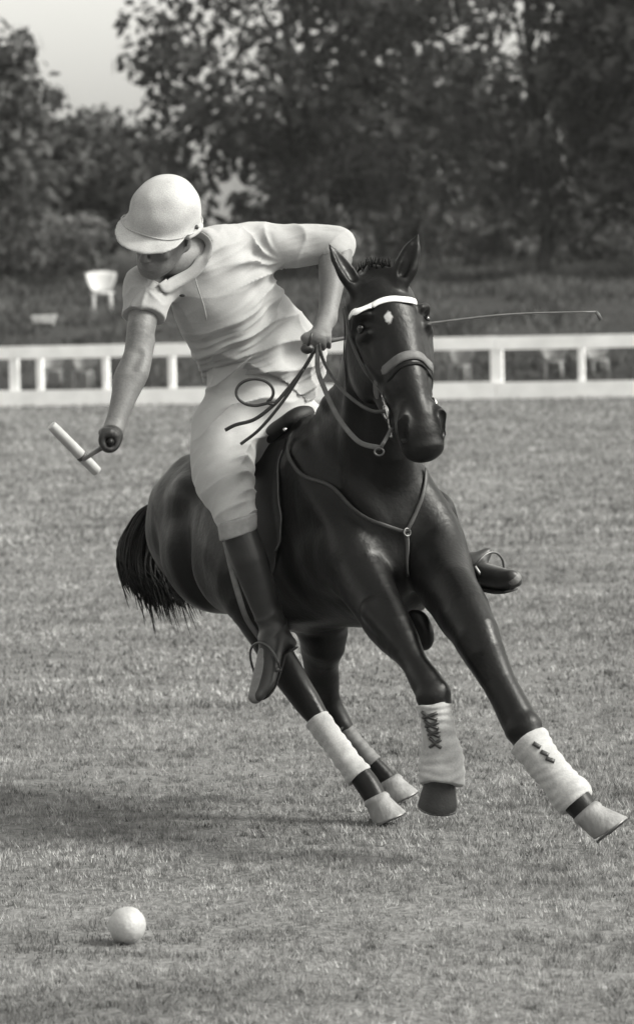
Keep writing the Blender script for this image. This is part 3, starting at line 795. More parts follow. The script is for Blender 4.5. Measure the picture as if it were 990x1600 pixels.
# laces: crossed dark cords on the tucked foreleg's boot
def on_boot(f, pts, off=0.004):
    q = [f.snap(np.array(p), off) for p in pts]; return [a for a, b in q], [b for a, b in q]
for i in range(4):
    y = 1115 + i * 15
    for s in (-1, 1):
        x = 669 + i * 2.5
        a, nn = on_boot(rf_f, [P(x - 13 * s + 26 * s * t, y + 11 * t - 2, 11.00) for t in np.linspace(0, 1, 6)])
        lc = mesh_obj('lace', *tube(a, .006, 6), M['leather'], rf_boot)
for x, y in ((838, 1163), (850, 1177), (858, 1189)):
    a, nn = on_boot(lf_f, [P(x - 6 + 12 * t, y - 3 + 7 * t, 10.85) for t in np.linspace(0, 1, 4)])
    mesh_obj('strap_tab', *tube(a, .006, 6, n0=nn, flat=(.014, .006)), M['leather'], lf_boot)
# tail: a full bang tail of many locks streaming to the side
dock = H(-0.76, 0, 1.30)
core = [dock, P(262, 800, 13.0), P(228, 860, 13.05), P(228, 915, 13.0)]
TV, TF = [], []
g = np.random.default_rng(5); parts = []
cr = crom(core, 6)
for i in range(1500):
    th = g.uniform(0, 6.283); q = math.sqrt(g.uniform(0.02, 1))
    off = np.array([math.cos(th) * q, math.sin(th) * q])
    st = g.uniform(0, .35)
    wisp = abs(g.normal()) ** 1.5
    bot = P(250 + 44 * off[0] + g.uniform(-12, 12) + 22 * max(0, off[0]), 918 + 14 * off[0] + 15 * wisp * (1 - .5 * abs(off[0])) + g.uniform(-12, 12), 12.95 + .10 * off[1])
    pts = []
    side = unit(CAMR); 
    for t in np.linspace(0, 1, 9):
        c = cr[min(int((st + (1 - st) * t * .8) * (len(cr) - 1)), len(cr) - 1)]
        spread = 0.035 + 0.105 * math.sin(min(1, t * 1.15) * 1.7)
        p = c + CAMR * off[0] * spread + CAMF * off[1] * spread * .8
        w = max(0, (t - .45) / .55) ** 1.5
        pts.append(p * (1 - w) + bot * w)
    pts = crom(pts, 2)
    parts.append(tube(pts, list(np.linspace(.0065, .0055, len(pts) - 5)) + [.0045, .0036, .0026, .0018, .0007], 4))
tail = mesh_obj('tail', *join(parts), M['hair'], horse)

# ================================================================== surface-hugging pieces
def hit(f, px, py, near=10.4, far=12.6, off=0.0):
    """first point of field f met by the sight line through a pixel"""
    for d in np.arange(near, far, .004):
        p = P(px, py, d)
        if (p > f.lo).all() and (p < f.lo + (f.n - 1) * f.h).all() and f.sample(p) < off: return p
    return P(px, py, (near + far) / 2)
def strap(f, way, w, t, off=0.002, n=8):
    """flat strap laid over the surface of field f through way points"""
    pts = crom(np.array(way), n)
    q = [f.snap(p, off + t * .5) for p in pts]
    pp = np.array([a for a, b in q]); nn = np.array([b for a, b in q])
    for _ in range(2):
        pp[1:-1] = pp[1:-1] * .5 + (pp[:-2] + pp[2:]) * .25; nn[1:-1] = nn[1:-1] * .5 + (nn[:-2] + nn[2:]) * .25
    return tube(pp, 1, 8, n0=list(nn), flat=(w, t))
def shell(f, grid, off, thick):
    """curved sheet of a given thickness laid on field f; grid[i][j] = world points"""
    nu, nv = len(grid), len(grid[0]); A, B = [], []
    for row in grid:
        for p in row:
            a, nn = f.snap(np.array(p), off); A.append(a); B.append(a + nn * thick)
    Vv = A + B; Ff = []; o = nu * nv
    for i in range(nu - 1):
        for j in range(nv - 1):
            q = (i * nv + j, i * nv + j + 1, (i + 1) * nv + j + 1, (i + 1) * nv + j)
            Ff.append(q[::-1]); Ff.append(tuple(k + o for k in q))
    ed = [(i * nv, (i + 1) * nv) for i in range(nu - 1)] + [((i + 1) * nv + nv - 1, i * nv + nv - 1) for i in range(nu - 1)] + \
         [(j + 1, j) for j in range(nv - 1)] + [((nu - 1) * nv + j, (nu - 1) * nv + j + 1) for j in range(nv - 1)]
    for a, b in ed: Ff.append((a, b, b + o, a + o))
    return Vv, Ff

# ------------------------------------------------------------------ saddle
saddle = empty('saddle', H(0, 0, 1.45)); tag(saddle, 'dark leather polo saddle on the pony beneath the rider', 'saddle')
sf = Field(H(0, 0, 1.4) - .6, H(0, 0, 1.4) + .6, 0.008)
sf.chain([H(.25, 0, 1.50), H(.14, 0, 1.47), H(-.02, 0, 1.44), H(-.16, 0, 1.46), H(-.25, 0, 1.51)],
         [(.07, .035), (.10, .04), (.15, .045), (.17, .04), (.13, .03)], n=HL, k=0.02)
mesh_obj('seat', *sf.mesh(2), M['saddle'], saddle)
for s in (-1, 1):
    gr = []
    for i in range(11):
        u = i / 10; row = []
        for j in range(13):
            v = j / 12
            c_ = 2 * u - 1.0; q_ = math.sqrt(max(0, 1 - .75 * v ** 4))
            x = .06 + .20 * c_ * q_ + .09 * v
            z = 1.46 - .46 * v * (1 - .22 * c_ * c_)
            row.append(H(x, s * (.10 + .22 * min(1, v * 2)), z))
        gr.append(row)
    fl = mesh_obj('flap', *shell(hf, gr, 0.004, 0.005), M['saddle'], saddle)
    fr = [hf.snap(p, 0.010)[0] for p in gr[10][1:]]
    mesh_obj('piping', *tube(crom(fr, 2), .0025, 6), M['knee'] if False else M['pale_leather'], fl)
mesh_obj('stud', *ico(hf.snap(H(.26, -.07, 1.47), .02)[0], HA, (.008, .008, .008), 10, 6), M['steel'], saddle)

# ------------------------------------------------------------------ bridle
bridle = empty('bridle', E(.1, 0, .1)); tag(bridle, 'leather bridle with white browband and steel bit on the pony\'s head', 'bridle')
def hs(*w): return [E(*p) for p in w]
bb = mesh_obj('browband', *strap(hf, [P(532, 492, 11.12), P(540, 474, 11.08), P(560, 456, 11.05), P(590, 443, 11.03), P(620, 439, 11.03), P(643, 446, 11.05), P(656, 462, 11.10)], .026, .007, .004), M['brow'], bridle)
nb = mesh_obj('noseband', *strap(hf, hs((.385, -.055, -.10), (.350, -.075, -.01), (.325, -.04, .07), (.318, 0, .09), (.325, .04, .07), (.350, .075, -.01), (.385, .055, -.10)), 0.030, .006), M['pale_leather'], bridle)
dn = mesh_obj('dropped_noseband', *strap(hf, hs((.43, -.05, -.05), (.385, -.07, .0), (.352, -.035, .065), (.345, 0, .08), (.352, .035, .065), (.385, .07, .0), (.43, .05, -.05)), .010, .005), M['hair'], bridle)
for s in (-1, 1):
    mesh_obj('cheek_strap', *strap(hf, hs((.05, s * .10, -.06), (.18, s * .125, -.045), (.30, s * .10, -.03), (.42, s * .075, -.025)), .016, .005), M['leather'], bridle)
    mesh_obj('throat_lash', *strap(hf, hs((.05, s * .10, -.08), (.16, s * .11, -.15), (.27, s * .09, -.22)), .012, .005), M['leather'], bridle)
    bc0 = hf.snap(E(.445, s * .07, -.03), .012)[0]
    sdv = HLL * s
    bit = mesh_obj('bit', *join([tube([bc0 - HD * .055 - HN * .005, bc0, bc0 + HD * .06 - HN * .02], .0055, 7),
                                 ring(bc0 + sdv * .004, HD, HN, .022, .022, .0045),
                                 ring(bc0 + HD * .068 - HN * .025, HD, HN, .012, .012, .0035),
                                 ring(bc0 - HD * .060, HD, HN, .012, .012, .0035)]), M['steel'], bridle)
    parts = []
    for k in range(7):
        t = k / 6
        parts.append(ring(bc0 - HD * .045 * (1 - t) - HN * (.01 + .07 * t) - sdv * .02 * t + HD * .02 * math.sin(t * 3.1), unit(HN + HD * .3), HLL if k % 2 else HD, .008, .006, .0025, 10))
    mesh_obj('curb_chain', *join(parts), M['steel'], bit)
# reins: from the bit on the near side up to the rider's left hand, one hanging slack
HAND = P(497, 537, 11.50)
RB = hf.snap(E(.445, -.07, -.03), .012)[0]
def rein(way, w=.017, m='pale_leather', name='rein', lift=0.006):
    pts = crom(np.array(way), 8); out_ = []; nn = []
    for p in pts:
        d = hf.sample(p)
        if d < lift: p, _ = hf.snap(p, lift)
        out_.append(p); nn.append(unit(-CAMF + HL * -.4))
    return mesh_obj(name, *tube(out_, 1, 8, n0=nn, flat=(w, .005)), M[m], bridle)
rein([P(594, 700, 11.02), P(560, 690, 11.12), P(528, 652, 11.22), P(506, 606, 11.32), P(496, 575, 11.42), HAND])
rein([RB + HD * .06, P(600, 690, 11.0), P(594, 700, 11.02)], .012)
mesh_obj('rein_ring', *ring(P(592, 706, 11.01), CAMR, CAMU, .015, .012, .0035), M['iron'], bridle)
rein([RB, P(575, 640, 11.1), P(535, 610, 11.2), P(508, 570, 11.40), HAND], .012, 'leather')
rein([HAND + CAMU * .0, P(475, 575, 11.52), P(452, 605, 11.54), P(428, 632, 11.55), P(398, 655, 11.58), P(368, 664, 11.64), P(352, 672, 11.66)], .013, 'leather', 'rein_end')
rein([P(474, 577, 11.515), P(455, 608, 11.535), P(432, 640, 11.545), P(404, 672, 11.57), P(376, 694, 11.6)], .011, 'leather', 'rein_end')
lp = [P(428, 632, 11.548)] + [P(398 + 29 * math.cos(a), 613 + 21 * math.sin(a), 11.56) for a in np.linspace(.9, -5.2, 20)] + [P(430, 628, 11.55)]
mesh_obj('rein_loop', *tube(crom(lp, 2), .0055, 6), M['leather'], bridle)

# ------------------------------------------------------------------ breastplate
bp_ = empty('breastplate', H(.6, 0, 1.1)); tag(bp_, 'thin pale leather breastplate and martingale across the pony\'s chest', 'breastplate')
cring = hit(hf, 634, 832, off=.010)
mesh_obj('strap', *strap(hf, [H(.30, -.10, 1.47), H(.42, -.19, 1.34), hit(hf, 520, 760), hit(hf, 560, 798), hit(hf, 600, 820), cring], .014, .006, .008), M['strap'], bp_)
mesh_obj('strap', *strap(hf, [cring, hit(hf, 649, 802), hit(hf, 660, 770), hit(hf, 662, 735)], .014, .005, .006), M['strap'], bp_)
mesh_obj('martingale', *strap(hf, [cring, hit(hf, 638, 865), hit(hf, 641, 900)], .016, .005, .004), M['leather'], bp_)
mesh_obj('ring', *ring(cring + HF * .006, HL, HU, .013, .013, .0035), M['iron'], bp_)

# ================================================================== the rider
sideT = unit(P(412, 385, 11.80) - P(228, 452, 11.50))
tor = [P(404, 640, 11.97), P(400, 590, 11.93), P(380, 530, 11.85), P(350, 470, 11.75), P(326, 422, 11.67), P(312, 398, 11.62)]
torr = [(.200, .154), (.206, .150), (.195, .135), (.198, .130), (.175, .11), (.10, .08)]
RSH, REL, RWR = P(231, 452, 11.54), P(213, 562, 11.43), P(179, 668, 11.33)
LSH, LEL, LWR = P(398, 388, 11.80), P(527, 381, 11.78), P(511, 497, 11.62)
RHIP, RKN, RAN = P(352, 668, 11.87), P(371, 812, 11.62), P(428, 985, 11.66)
LHIP, LKN, LAN = P(455, 668, 12.05), H(.20, .37, 1.10), P(722, 886, 11.56)
RTOE, LTOE = P(399, 1088, 11.54), P(802, 904, 11.36)
# head
hfw = img(-.46, .40, -.79); hup = orth(img(.20, -.93, -.28), hfw); hlf = np.cross(hup, hfw); HK = 1.10
HC = P(254, 366, 11.42)
def K(l, u, f): return HC + (hlf * l + hup * u + hfw * f) * HK
KA = np.array([hlf, hup, hfw])

def fist(f, c, g, palm, r_in, fr, grow=0.0, wrist=None, wr=.03):
    """closed hand round an axis g through c; palm = direction from the axis to the back of the hand"""
    g = unit(g); palm = orth(palm, g); sd = np.cross(g, palm)
    for i, (o, ext, rr) in enumerate(((-.034, 4.05, 1.0), (-.0115, 4.3, 1.05), (.0115, 4.2, 1.02), (.033, 3.8, .88))):
        pr = r_in + fr * rr
        angs = np.linspace(-.35, ext, 9)
        pts = [c + g * (o + .003 * math.sin(a)) + (palm * math.cos(a) + sd * math.sin(a)) * pr * (1.22 if j in (0, 1) else 1.0) for j, a in enumerate(angs)]
        f.chain(pts, list((np.linspace(1.08, .82, 9)) * fr * rr + grow), k=0.004, sub=2)
    # back of hand
    f.chain([c - g * .034 + palm * (r_in + .014) - sd * .012, c + g * .034 + palm * (r_in + .012) - sd * .012], [(.030 + grow, .016 + grow)] * 2, n=sd, k=0.012)
    # thumb leaves the side of the palm and closes over the fingers from the other way round
    pr = r_in + fr * 1.1
    pts = [c - g * (.045 - .004 * j) + (palm * math.cos(a) + sd * math.sin(a)) * pr * s for j, (a, s) in enumerate(((-.4, 1.3), (-1.1, 1.35), (-1.8, 1.15), (-2.5, 1.05)))]
    f.chain(pts, [fr * 1.35 + grow, fr * 1.25 + grow, fr * 1.1 + grow, fr * .92 + grow], k=0.008, sub=3)
    if wrist is not None:
        f.chain([wrist, (wrist + c + palm * (r_in + .01)) / 2 , c + palm * (r_in + .010)], [wr + grow, wr + .003 + grow, .028 + grow], k=0.02)
RGRIP = P(171, 692, 11.29); MHEAD = P(131, 718, 12.36)
rg = unit(MHEAD - RGRIP)
LGRIP = P(497, 537, 11.53); WTIP = P(930, 487, 11.62)
lg = unit(P(690, 503, 11.58) - LGRIP)

bf = Field((-0.82, 11.0, 0.45), (0.78, 12.35, 2.36), 0.0055)
bf.chain(tor, [(.140, .085), (.145, .085), (.150, .088), (.155, .088), (.140, .075), (.07, .055)], n=sideT, k=0.04)
bf.chain([P(308, 400, 11.62), K(.0, -.10, -.04), K(0, -.02, -.03)], [.062, .056, .06], k=0.03)
for s_, e_, w_, r_ in ((RSH, REL, RWR, (.062, .048, .045, .048, .034)), (LSH, LEL, LWR, (.062, .054, .046, .048, .032))):
    bf.chain([s_, (s_ + e_) / 2, e_, e_ + (w_ - e_) * .3, w_], r_, k=0.03)
for s_, e_, w_, sd_ in ((RSH, REL, RWR, CAMR), (LSH, LEL, LWR, CAMR)):
    ua, fa = unit(e_ - s_), unit(w_ - e_)
    if s_ is RSH: bf.chain([s_ * .75 + e_ * .25 - CAMF * .012, s_ * .45 + e_ * .55 - CAMF * .024, s_ * .1 + e_ * .9 - CAMF * .014], [.030, .040, .022], k=0.02)       # biceps
    bf.chain([s_ * .25 + e_ * .75 + sd_ * .030, e_ + (w_ - e_) * .22 + sd_ * .026 - CAMF * .01, e_ + (w_ - e_) * .6 + sd_ * .008], [.022, .032, .016], k=0.018)  # outer forearm
    bf.chain([e_ - sd_ * .020 - CAMF * .015, e_ + (w_ - e_) * .28 - sd_ * .026, e_ + (w_ - e_) * .65 - sd_ * .010], [.024, .030, .016], k=0.018)          # inner forearm
    bf.ell(e_ + CAMF * .035, EYE3, (.024, .024, .026), 0.015)                                                                                      # point of elbow
    bf.chain([e_ - CAMF * .055 + sd_ * .012 - ua * .02, e_ - CAMF * .060 + fa * .03], [.010, .012], k=0.02, op='sub')                                  # crook
fist(bf, RGRIP, rg, img(.35, -.9, -.1), .014, .0085, -.001, RWR, .030)
fist(bf, LGRIP, lg, img(.05, -.95, -.45), .010, .0095, 0, LWR, .030)
for h_, k_, a_, t_ in ((RHIP, RKN, RAN, RTOE), (LHIP, LKN, LAN, LTOE)):
    bf.chain([h_, (h_ + k_) / 2, k_, k_ + (a_ - k_) * .35, a_], [.080, .072, .045, .045, .033], k=0.03)
    bf.chain([a_, t_], [.036, .026], k=0.02)
# skull, face
bf.ell(K(0, .035, -.01), KA, (.074 * HK, .088 * HK, .094 * HK), 0.03)
bf.chain([K(0, -.01, .035), K(0, -.065, .048), K(0, -.100, .058)], [(.062 * HK, .055 * HK), (.052 * HK, .045 * HK), (.026 * HK, .024 * HK)], n=hlf, k=0.03)
for s_ in (-1, 1):
    bf.chain([K(s_ * .062, -.03, .0), K(s_ * .05, -.075, .025), K(s_ * .018, -.104, .062)], [.018, .016, .016], k=0.03)     # jaw line
    bf.ell(K(s_ * .042, -.028, .068), KA, (.024, .018, .018), 0.02)                                                      # cheekbone
    bf.ell(K(s_ * .034, .0, .088), KA, (.017, .010, .014), 0.010, 'sub')                                                 # eye hollow
    bf.ell(K(s_ * .033, .002, .076), KA, (.013, .010, .012), 0.004)                                                      # eyelid over the eyeball
    bf.ell(K(s_ * .078, -.012, -.012), np.array([unit(hlf + hfw * .4 * s_), hup, hfw]), (.010, .034, .020), 0.010)        # ear
    bf.ell(K(s_ * .012, -.050, .100), KA, (.010, .008, .010), 0.006)                                                     # nostril
bf.chain([K(-.04, .020, .083), K(0, .022, .094), K(.04, .020, .083)], [.010] * 3, k=0.015)                                 # brow
bf.chain([K(0, .008, .092), K(0, -.022, .105), K(0, -.044, .114)], [.009, .011, .014], k=0.010)                            # nose
bf.chain([K(-.022, -.068, .088), K(0, -.065, .100), K(.022, -.068, .088)], [.006, .008, .006], k=0.008)                    # lips
bf.chain([K(-.020, -.079, .088), K(0, -.080, .099), K(.020, -.079, .088)], [.006, .0085, .006], k=0.008)
bf.chain([K(-.024, -.0735, .096), K(0, -.0725, .109), K(.024, -.0735, .096)], [.0025] * 3, k=0.004, op='sub')
V, F = bf.mesh(1, .4)
person = mesh_obj('person', V, F, M['skin'])
tag(person, 'polo player in pale helmet and shirt leaning out of the saddle, mallet hand lowered', 'person')

# shirt
shf = Field((-0.70, 11.2, 1.38), (0.24, 12.25, 2.24), 0.0055)
shf.chain(tor, torr, n=sideT, k=0.05)
shf.chain([P(316, 400, 11.63), P(355, 385, 11.72), LSH], [(.06, .06), (.075, .07), (.085, .08)], k=0.05)
shf.chain([P(304, 412, 11.60), P(265, 432, 11.57), RSH], [(.06, .06), (.07, .065), (.08, .074)], k=0.05)
shf.chain([LSH, (LSH * .5 + LEL * .5), LSH * .03 + LEL * .97, LEL + (LWR - LEL) * .10], [.088, .078, .066, .060], k=0.04)
shf.chain([RSH, RSH * .6 + REL * .4, RSH * .45 + REL * .55], [.080, .076, .074], k=0.04)
shf.chain([tor[3] + sideT * .12 + CAMF * .0, P(470, 545, 11.95), P(462, 600, 12.0)], [.07, .085, .08], k=0.05)   # cloth pulled over the far side of the back
shf.cut(RSH * .60 + REL * .40, REL - RSH)
axt = unit(tor[1] - tor[0])
def only_low(p, n): pass
shf.cut(P(402, 634, 11.95), -axt + CAMU * -.1)
# neck opening
shf.chain([P(300, 386, 11.55), K(0, -.12, -.03)], [.066, .070], k=0.01, op='sub')
V, F = shf.mesh(2)
N_ = normals(V, F)
tt = (V - tor[0]) @ unit(tor[3] - tor[0]) / np.linalg.norm(tor[3] - tor[0])     # 0 at waist, 1 at chest
uu = (V - tor[2]) @ sideT
nz1, nz2, nz3 = Noise(3.2, 24, 1), Noise(7.0, 24, 2), Noise(2.0, 20, 9)
def ridge(x): return 1 - 2 * np.abs(np.sin(x)) ** 0.7
wv = np.clip(1.35 - tt * 1.05, 0.16, 1) * np.clip((tt + .02) / .18, .15, 1)
fold = (ridge(tt * 17 + 0.9 * nz3(V) + uu * 3.0 + 0.35 * nz1(V)) * 0.0150 + ridge(tt * 33 - uu * 5 + 0.9 * nz3(V) + .4 * nz1(V)) * 0.0095 * np.clip(.6 + nz3(V[:, [1, 2, 0]]), 0, 1.3) + ridge(tt * 62 + uu * 7 + 1.1 * nz3(V) + .8 * nz1(V)) * 0.0042 * np.clip(.5 + nz3(V[:, [2, 0, 1]]), 0, 1.2)) * wv
arm = P(446, 408, 11.70)
dv = V - arm; rr = np.linalg.norm(dv, axis=1); ang = np.arctan2(dv @ CAMU, dv @ CAMR)
fold += ridge(ang * 6.5 + rr * 9 + 1.0 * nz3(V) + .4 * nz1(V)) * 0.0165 * np.exp(-((rr - .12) / .075) ** 2) * np.clip(rr / .10, 0, 1) ** 2 * np.clip(np.cos(ang + 2.75) * 1.5, 0, 1)
dv2 = (V - RSH); r2 = np.linalg.norm(dv2, axis=1)
fold += ridge(np.arctan2(dv2 @ CAMU, dv2 @ CAMR) * 4 + nz1(V)) * 0.004 * np.exp(-((r2 - .13) / .06) ** 2)
onarm = np.clip(((V - LSH) @ unit(LEL - LSH)) / .1, 0, 1)
fold += onarm * 0.004 * ridge(((V - LSH) @ unit(LEL - LSH)) * 26 + nz1(V) * 1.3)
fold += 0.0050 * nz1(V) + 0.0034 * nz2(V)
fold *= .25 + .75 * np.clip(-(N_ @ CAMF) * 1.6, 0, 1)
V = V + N_ * fold[:, None]
shirt = mesh_obj('shirt', V, F, M['shirt'], person); shirt['label'] = 'creased pale short sleeved polo shirt'
mesh_obj('collar', *strap(shf, [P(301, 362, 11.60), P(318, 384, 11.54), P(320, 408, 11.48), P(306, 430, 11.45), P(291, 443, 11.43), P(273, 446, 11.43), P(257, 438, 11.45)], .042, .005, .005, 5), M['shirt'], shirt)
mesh_obj('placket', *strap(shf, [P(312, 430, 11.45), P(320, 470, 11.5), P(325, 510, 11.55)], .005, .002, .004, 6), M['shirt'], shirt)
mesh_obj('chest_mark', *ico(shf.snap(P(299, 478, 11.5), .004)[0], np.array([CAMR, CAMU, CAMF]), (.010, .005, .002), 12, 6), M['boot'], shirt)

# breeches
bxf = Field((-0.55, 11.2, 1.02), (0.55, 12.4, 1.95), 0.0055)
bxf.chain([tor[2], tor[1], tor[0], P(402, 672, 11.98)], [(.170, .112), (.192, .135), (.194, .152), (.185, .155)], n=sideT, k=0.05)
bxf.chain([RHIP, P(349, 738, 11.72), P(362, 785, 11.65), P(371, 822, 11.62)], [.122, .112, .080, .064], k=0.05)
bxf.chain([LHIP, (LHIP + LKN) / 2, LKN], [.12, .105, .068], k=0.05)
bxf.cut(P(371, 822, 11.62), RAN - RKN)
V, F = bxf.mesh(2); N_ = normals(V, F)
s1 = (V - RHIP) @ unit(RKN - RHIP)
kn = np.clip((s1 - .10) / .12, 0, 1)
side_in = np.clip(((V - RKN) @ CAMR) / .06 + .5, 0, 1)
fold = ridge(s1 * 44 + ((V - RHIP) @ CAMR) * 34 + 1.0 * nz3(V)) * 0.017 * kn * (.10 + .90 * side_in ** 1.5)
fold += ridge(((V - RHIP) @ unit(CAMR * .75 + CAMU * .65 - CAMR * 0)) * 0 + ((V - RHIP) @ unit(CAMU * .80 - CAMR * .60)) * 27 + 0.9 * nz3(V)) * 0.027 * np.clip(1 - .6 * kn, 0, 1) * np.exp(-(((V - P(375, 690, 11.7)) @ CAMR) / .14) ** 2)
fold += 0.0045 * nz1(V) + 0.0030 * nz2(V) + 0.0035 * ridge(s1 * 75 + ((V - RHIP) @ CAMR) * 40 + 1.4 * nz3(V)) * np.clip(nz3(V[:, [1, 2, 0]]), 0, 1)
fold *= .15 + .85 * np.clip(-(N_ @ CAMF) * 1.4, 0, 1)
V = V + N_ * fold[:, None]
breeches = mesh_obj('breeches', V, F, M['breeches'], person); breeches['label'] = 'white riding breeches with deep creases'

# boots and knee guard
def boot(kn_, an_, toe_, label, sole_dir):
    lo = np.min([kn_, an_, toe_], 0) - .12; hi = np.max([kn_, an_, toe_], 0) + .12
    f = Field(lo, hi, 0.005)
    f.chain([kn_, kn_ + (an_ - kn_) * .3, kn_ + (an_ - kn_) * .75, an_], [.060, .064, .050, .047], k=0.02)
    ax = unit(toe_ - an_); sw = np.cross(ax, unit(an_ - kn_)); sw = unit(sw)
    heel = an_ + (an_ - kn_) / np.linalg.norm(an_ - kn_) * .05 - ax * .01
    f.chain([an_, an_ + ax * .09 + sole_dir * .010, toe_ - ax * .06 + sole_dir * .014, toe_], [(.043, .048), (.045, .044), (.046, .034), (.034, .024)], n=sw, k=0.025)
    f.ell(heel, np.array([ax, sw, unit(an_ - kn_)]), (.04, .038, .045), 0.03)
    f.cut(kn_ + (an_ - kn_) * .04, kn_ - an_)
    V, F = f.mesh(2); N_ = normals(V, F)
    t = (V - an_) @ unit(an_ - kn_)
    V = V + N_ * (0.0035 * ridge(t * 70 + nz1(V)) * np.exp(-((t + .02) / .05) ** 2) + .0015 * nz1(V))[:, None]
    o = mesh_obj('boot', V, F, M['boot'], person); o['label'] = label
    # sole and heel
    pts = []
    for t in np.linspace(0, 1, 9):
        p = heel * (1 - t) + toe_ * t
        p, nn = f.snap(p + sole_dir * .06, .002); pts.append(p)
    Vs, Fs = tube(np.array(pts), 1, 8, n0=[sole_dir] * 9, flat=(.062, .010))
    mesh_obj('sole', Vs, Fs, M['sole'], o)
    hb = pts[0]
    return o, f
rboot, rbf = boot(P(372, 826, 11.62), RAN, RTOE, 'dark boot hanging straight at the pony\'s near side', img(.75, .45, .35))
lboot, lbf = boot(LKN, LAN, LTOE, 'dark boot whose toe sticks out beyond the pony\'s chest', img(-.05, .9, .25))
kf = Field(P(372, 815, 11.6) - .12, P(372, 815, 11.6) + .12, 0.005)
kf.chain([P(370, 806, 11.61), P(372, 838, 11.615)], [.070, .066], k=0.02)
kf.cut(P(370, 808, 11.61), RKN - RAN); kf.cut(P(372, 836, 11.615), RAN - RKN)
mesh_obj('knee_guard', *kf.mesh(2), M['knee'], person)
# stirrup leather and iron belong to the saddle
tr_ = RAN + unit(RTOE - RAN) * .10
for s_, top_, ank, toe_, f_ in ((-1, hf.snap(H(.10, -.30, 1.20), .02)[0], RAN, RTOE, rbf), (1, hf.snap(H(.10, .30, 1.20), .02)[0], LAN, LTOE, lbf)):
    ball_ = ank + unit(toe_ - ank) * .13
    ax = unit(toe_ - ank); upv = unit(ank - ball_ + (RKN - RAN if s_ < 0 else LKN - LAN) * .35); upv = orth(upv, ax) if s_ > 0 else unit((RKN - RAN)); 
    sw = unit(np.cross(upv, ax)) if abs(upv.dot(ax)) < .99 else CAMR
    top = ball_ + upv * .10
    arch = [ball_ + sw * .062 * math.cos(a) + upv * (-.03 + .105 * max(0, math.sin(a)) ** .6) for a in np.linspace(0, math.pi, 17)]
    st = mesh_obj('stirrup_iron', *join([tube(arch, .0042, 7), tube([arch[0], arch[-1]], .008, 7)]), M['iron'], saddle)
    if s_ < 0:
        way = [P(352, 846, 11.70), P(362, 890, 11.66), P(374, 935, 11.63), P(386, 968, 11.67), P(408, 1000, 11.72)]
    else:
        way = [top_, hf.snap(H(.12, .32, 1.05), .02)[0], LAN - unit(LTOE - LAN) * .03]
    mesh_obj('stirrup_leather', *tube(crom(np.array(way), 5), 1, 8, n0=[unit(-CAMF - CAMR * .5)] * (5 * (len(way) - 1) + 1), flat=(.022, .005)), M['pale_leather'] if s_ < 0 else M['leather'], saddle)
# gloves
def glove(c, g, palm, r_in, fr, wrist, name, label, m):
    f = Field(c - .13, c + .13, 0.0032)
    fist(f, c, g, palm, r_in, fr, 0.0015, wrist * .55 + c * .45, .033)
    V, F = f.mesh(1); o = mesh_obj(name, V, F, m, person); o['label'] = label
    return o
glove(RGRIP, rg, img(.35, -.9, -.1), .014, .0095, RWR, 'glove', 'dark glove closed round the mallet grip', M['glove'])
# helmet
he = Field(HC - .30, HC + .32, 0.0045)
he.ell(K(0, .058, -.005), KA, (.108 * HK, .124 * HK, .125 * HK), 0.01)
he.ell(K(0, .085, -.008), KA, (.090 * HK, .098 * HK, .104 * HK), 0.03)
he.cut(K(0, .022, 0), -hup + hfw * .18)
pk = np.array([hlf, unit(hup + hfw * .35), unit(hfw - hup * .35)])
he.ell(K(0, .038, .078), pk, (.114 * HK, .014, .102 * HK), 0.018)
he.chain([K(.108 * math.sin(a), .034, .125 * math.cos(a) - .005) for a in np.linspace(1.3, 2 * math.pi - 1.3, 13)], [.010] * 13, k=0.012, sub=2)
he.ell(K(0, .0, -.01), KA, (.084 * HK, .088 * HK, .094 * HK), 0.004, 'sub')
V, F = he.mesh(2); N_ = normals(V, F); V = V + N_ * (.0009 * Noise(12, 20, 4)(V))[:, None]
helmet = mesh_obj('helmet', V, F, M['helmet'], person); helmet['label'] = 'round pale canvas polo helmet with a wide peak'
hb = [he.snap(K(.13 * math.sin(a), .052 + .0 * math.cos(a), .145 * math.cos(a) - .005), .0015)[0] for a in np.linspace(0, 2 * math.pi, 49)]
mesh_obj('band', *tube(hb, .0024, 6, cap=False), M['helmet'], helmet)
for s_ in (-1, 1):
    mesh_obj('chin_strap', *strap(bf, [K(s_ * .088, .03, -.005), K(s_ * .084, .005, -.004), K(s_ * .080, -.015, -.003)], .010, .004, .002, 5), M['leather'], helmet)
mesh_obj('vent_stud', *ico(he.snap(K(.12, .055, -.01), .001)[0], KA, (.009, .009, .009), 10, 6), M['leather'], helmet)
# hair at the nape and temples
hr = Field(HC - .2, HC + .2, .005)
hr.ell(K(0, .035, -.012), KA, (.0765 * HK, .088 * HK, .096 * HK), .01); hr.cut(K(0, .03, .03), hfw); hr.cut(K(0, -.055, 0), -hup + hfw * -.2)
mesh_obj('hair', *hr.mesh(2), M['hair'], person)

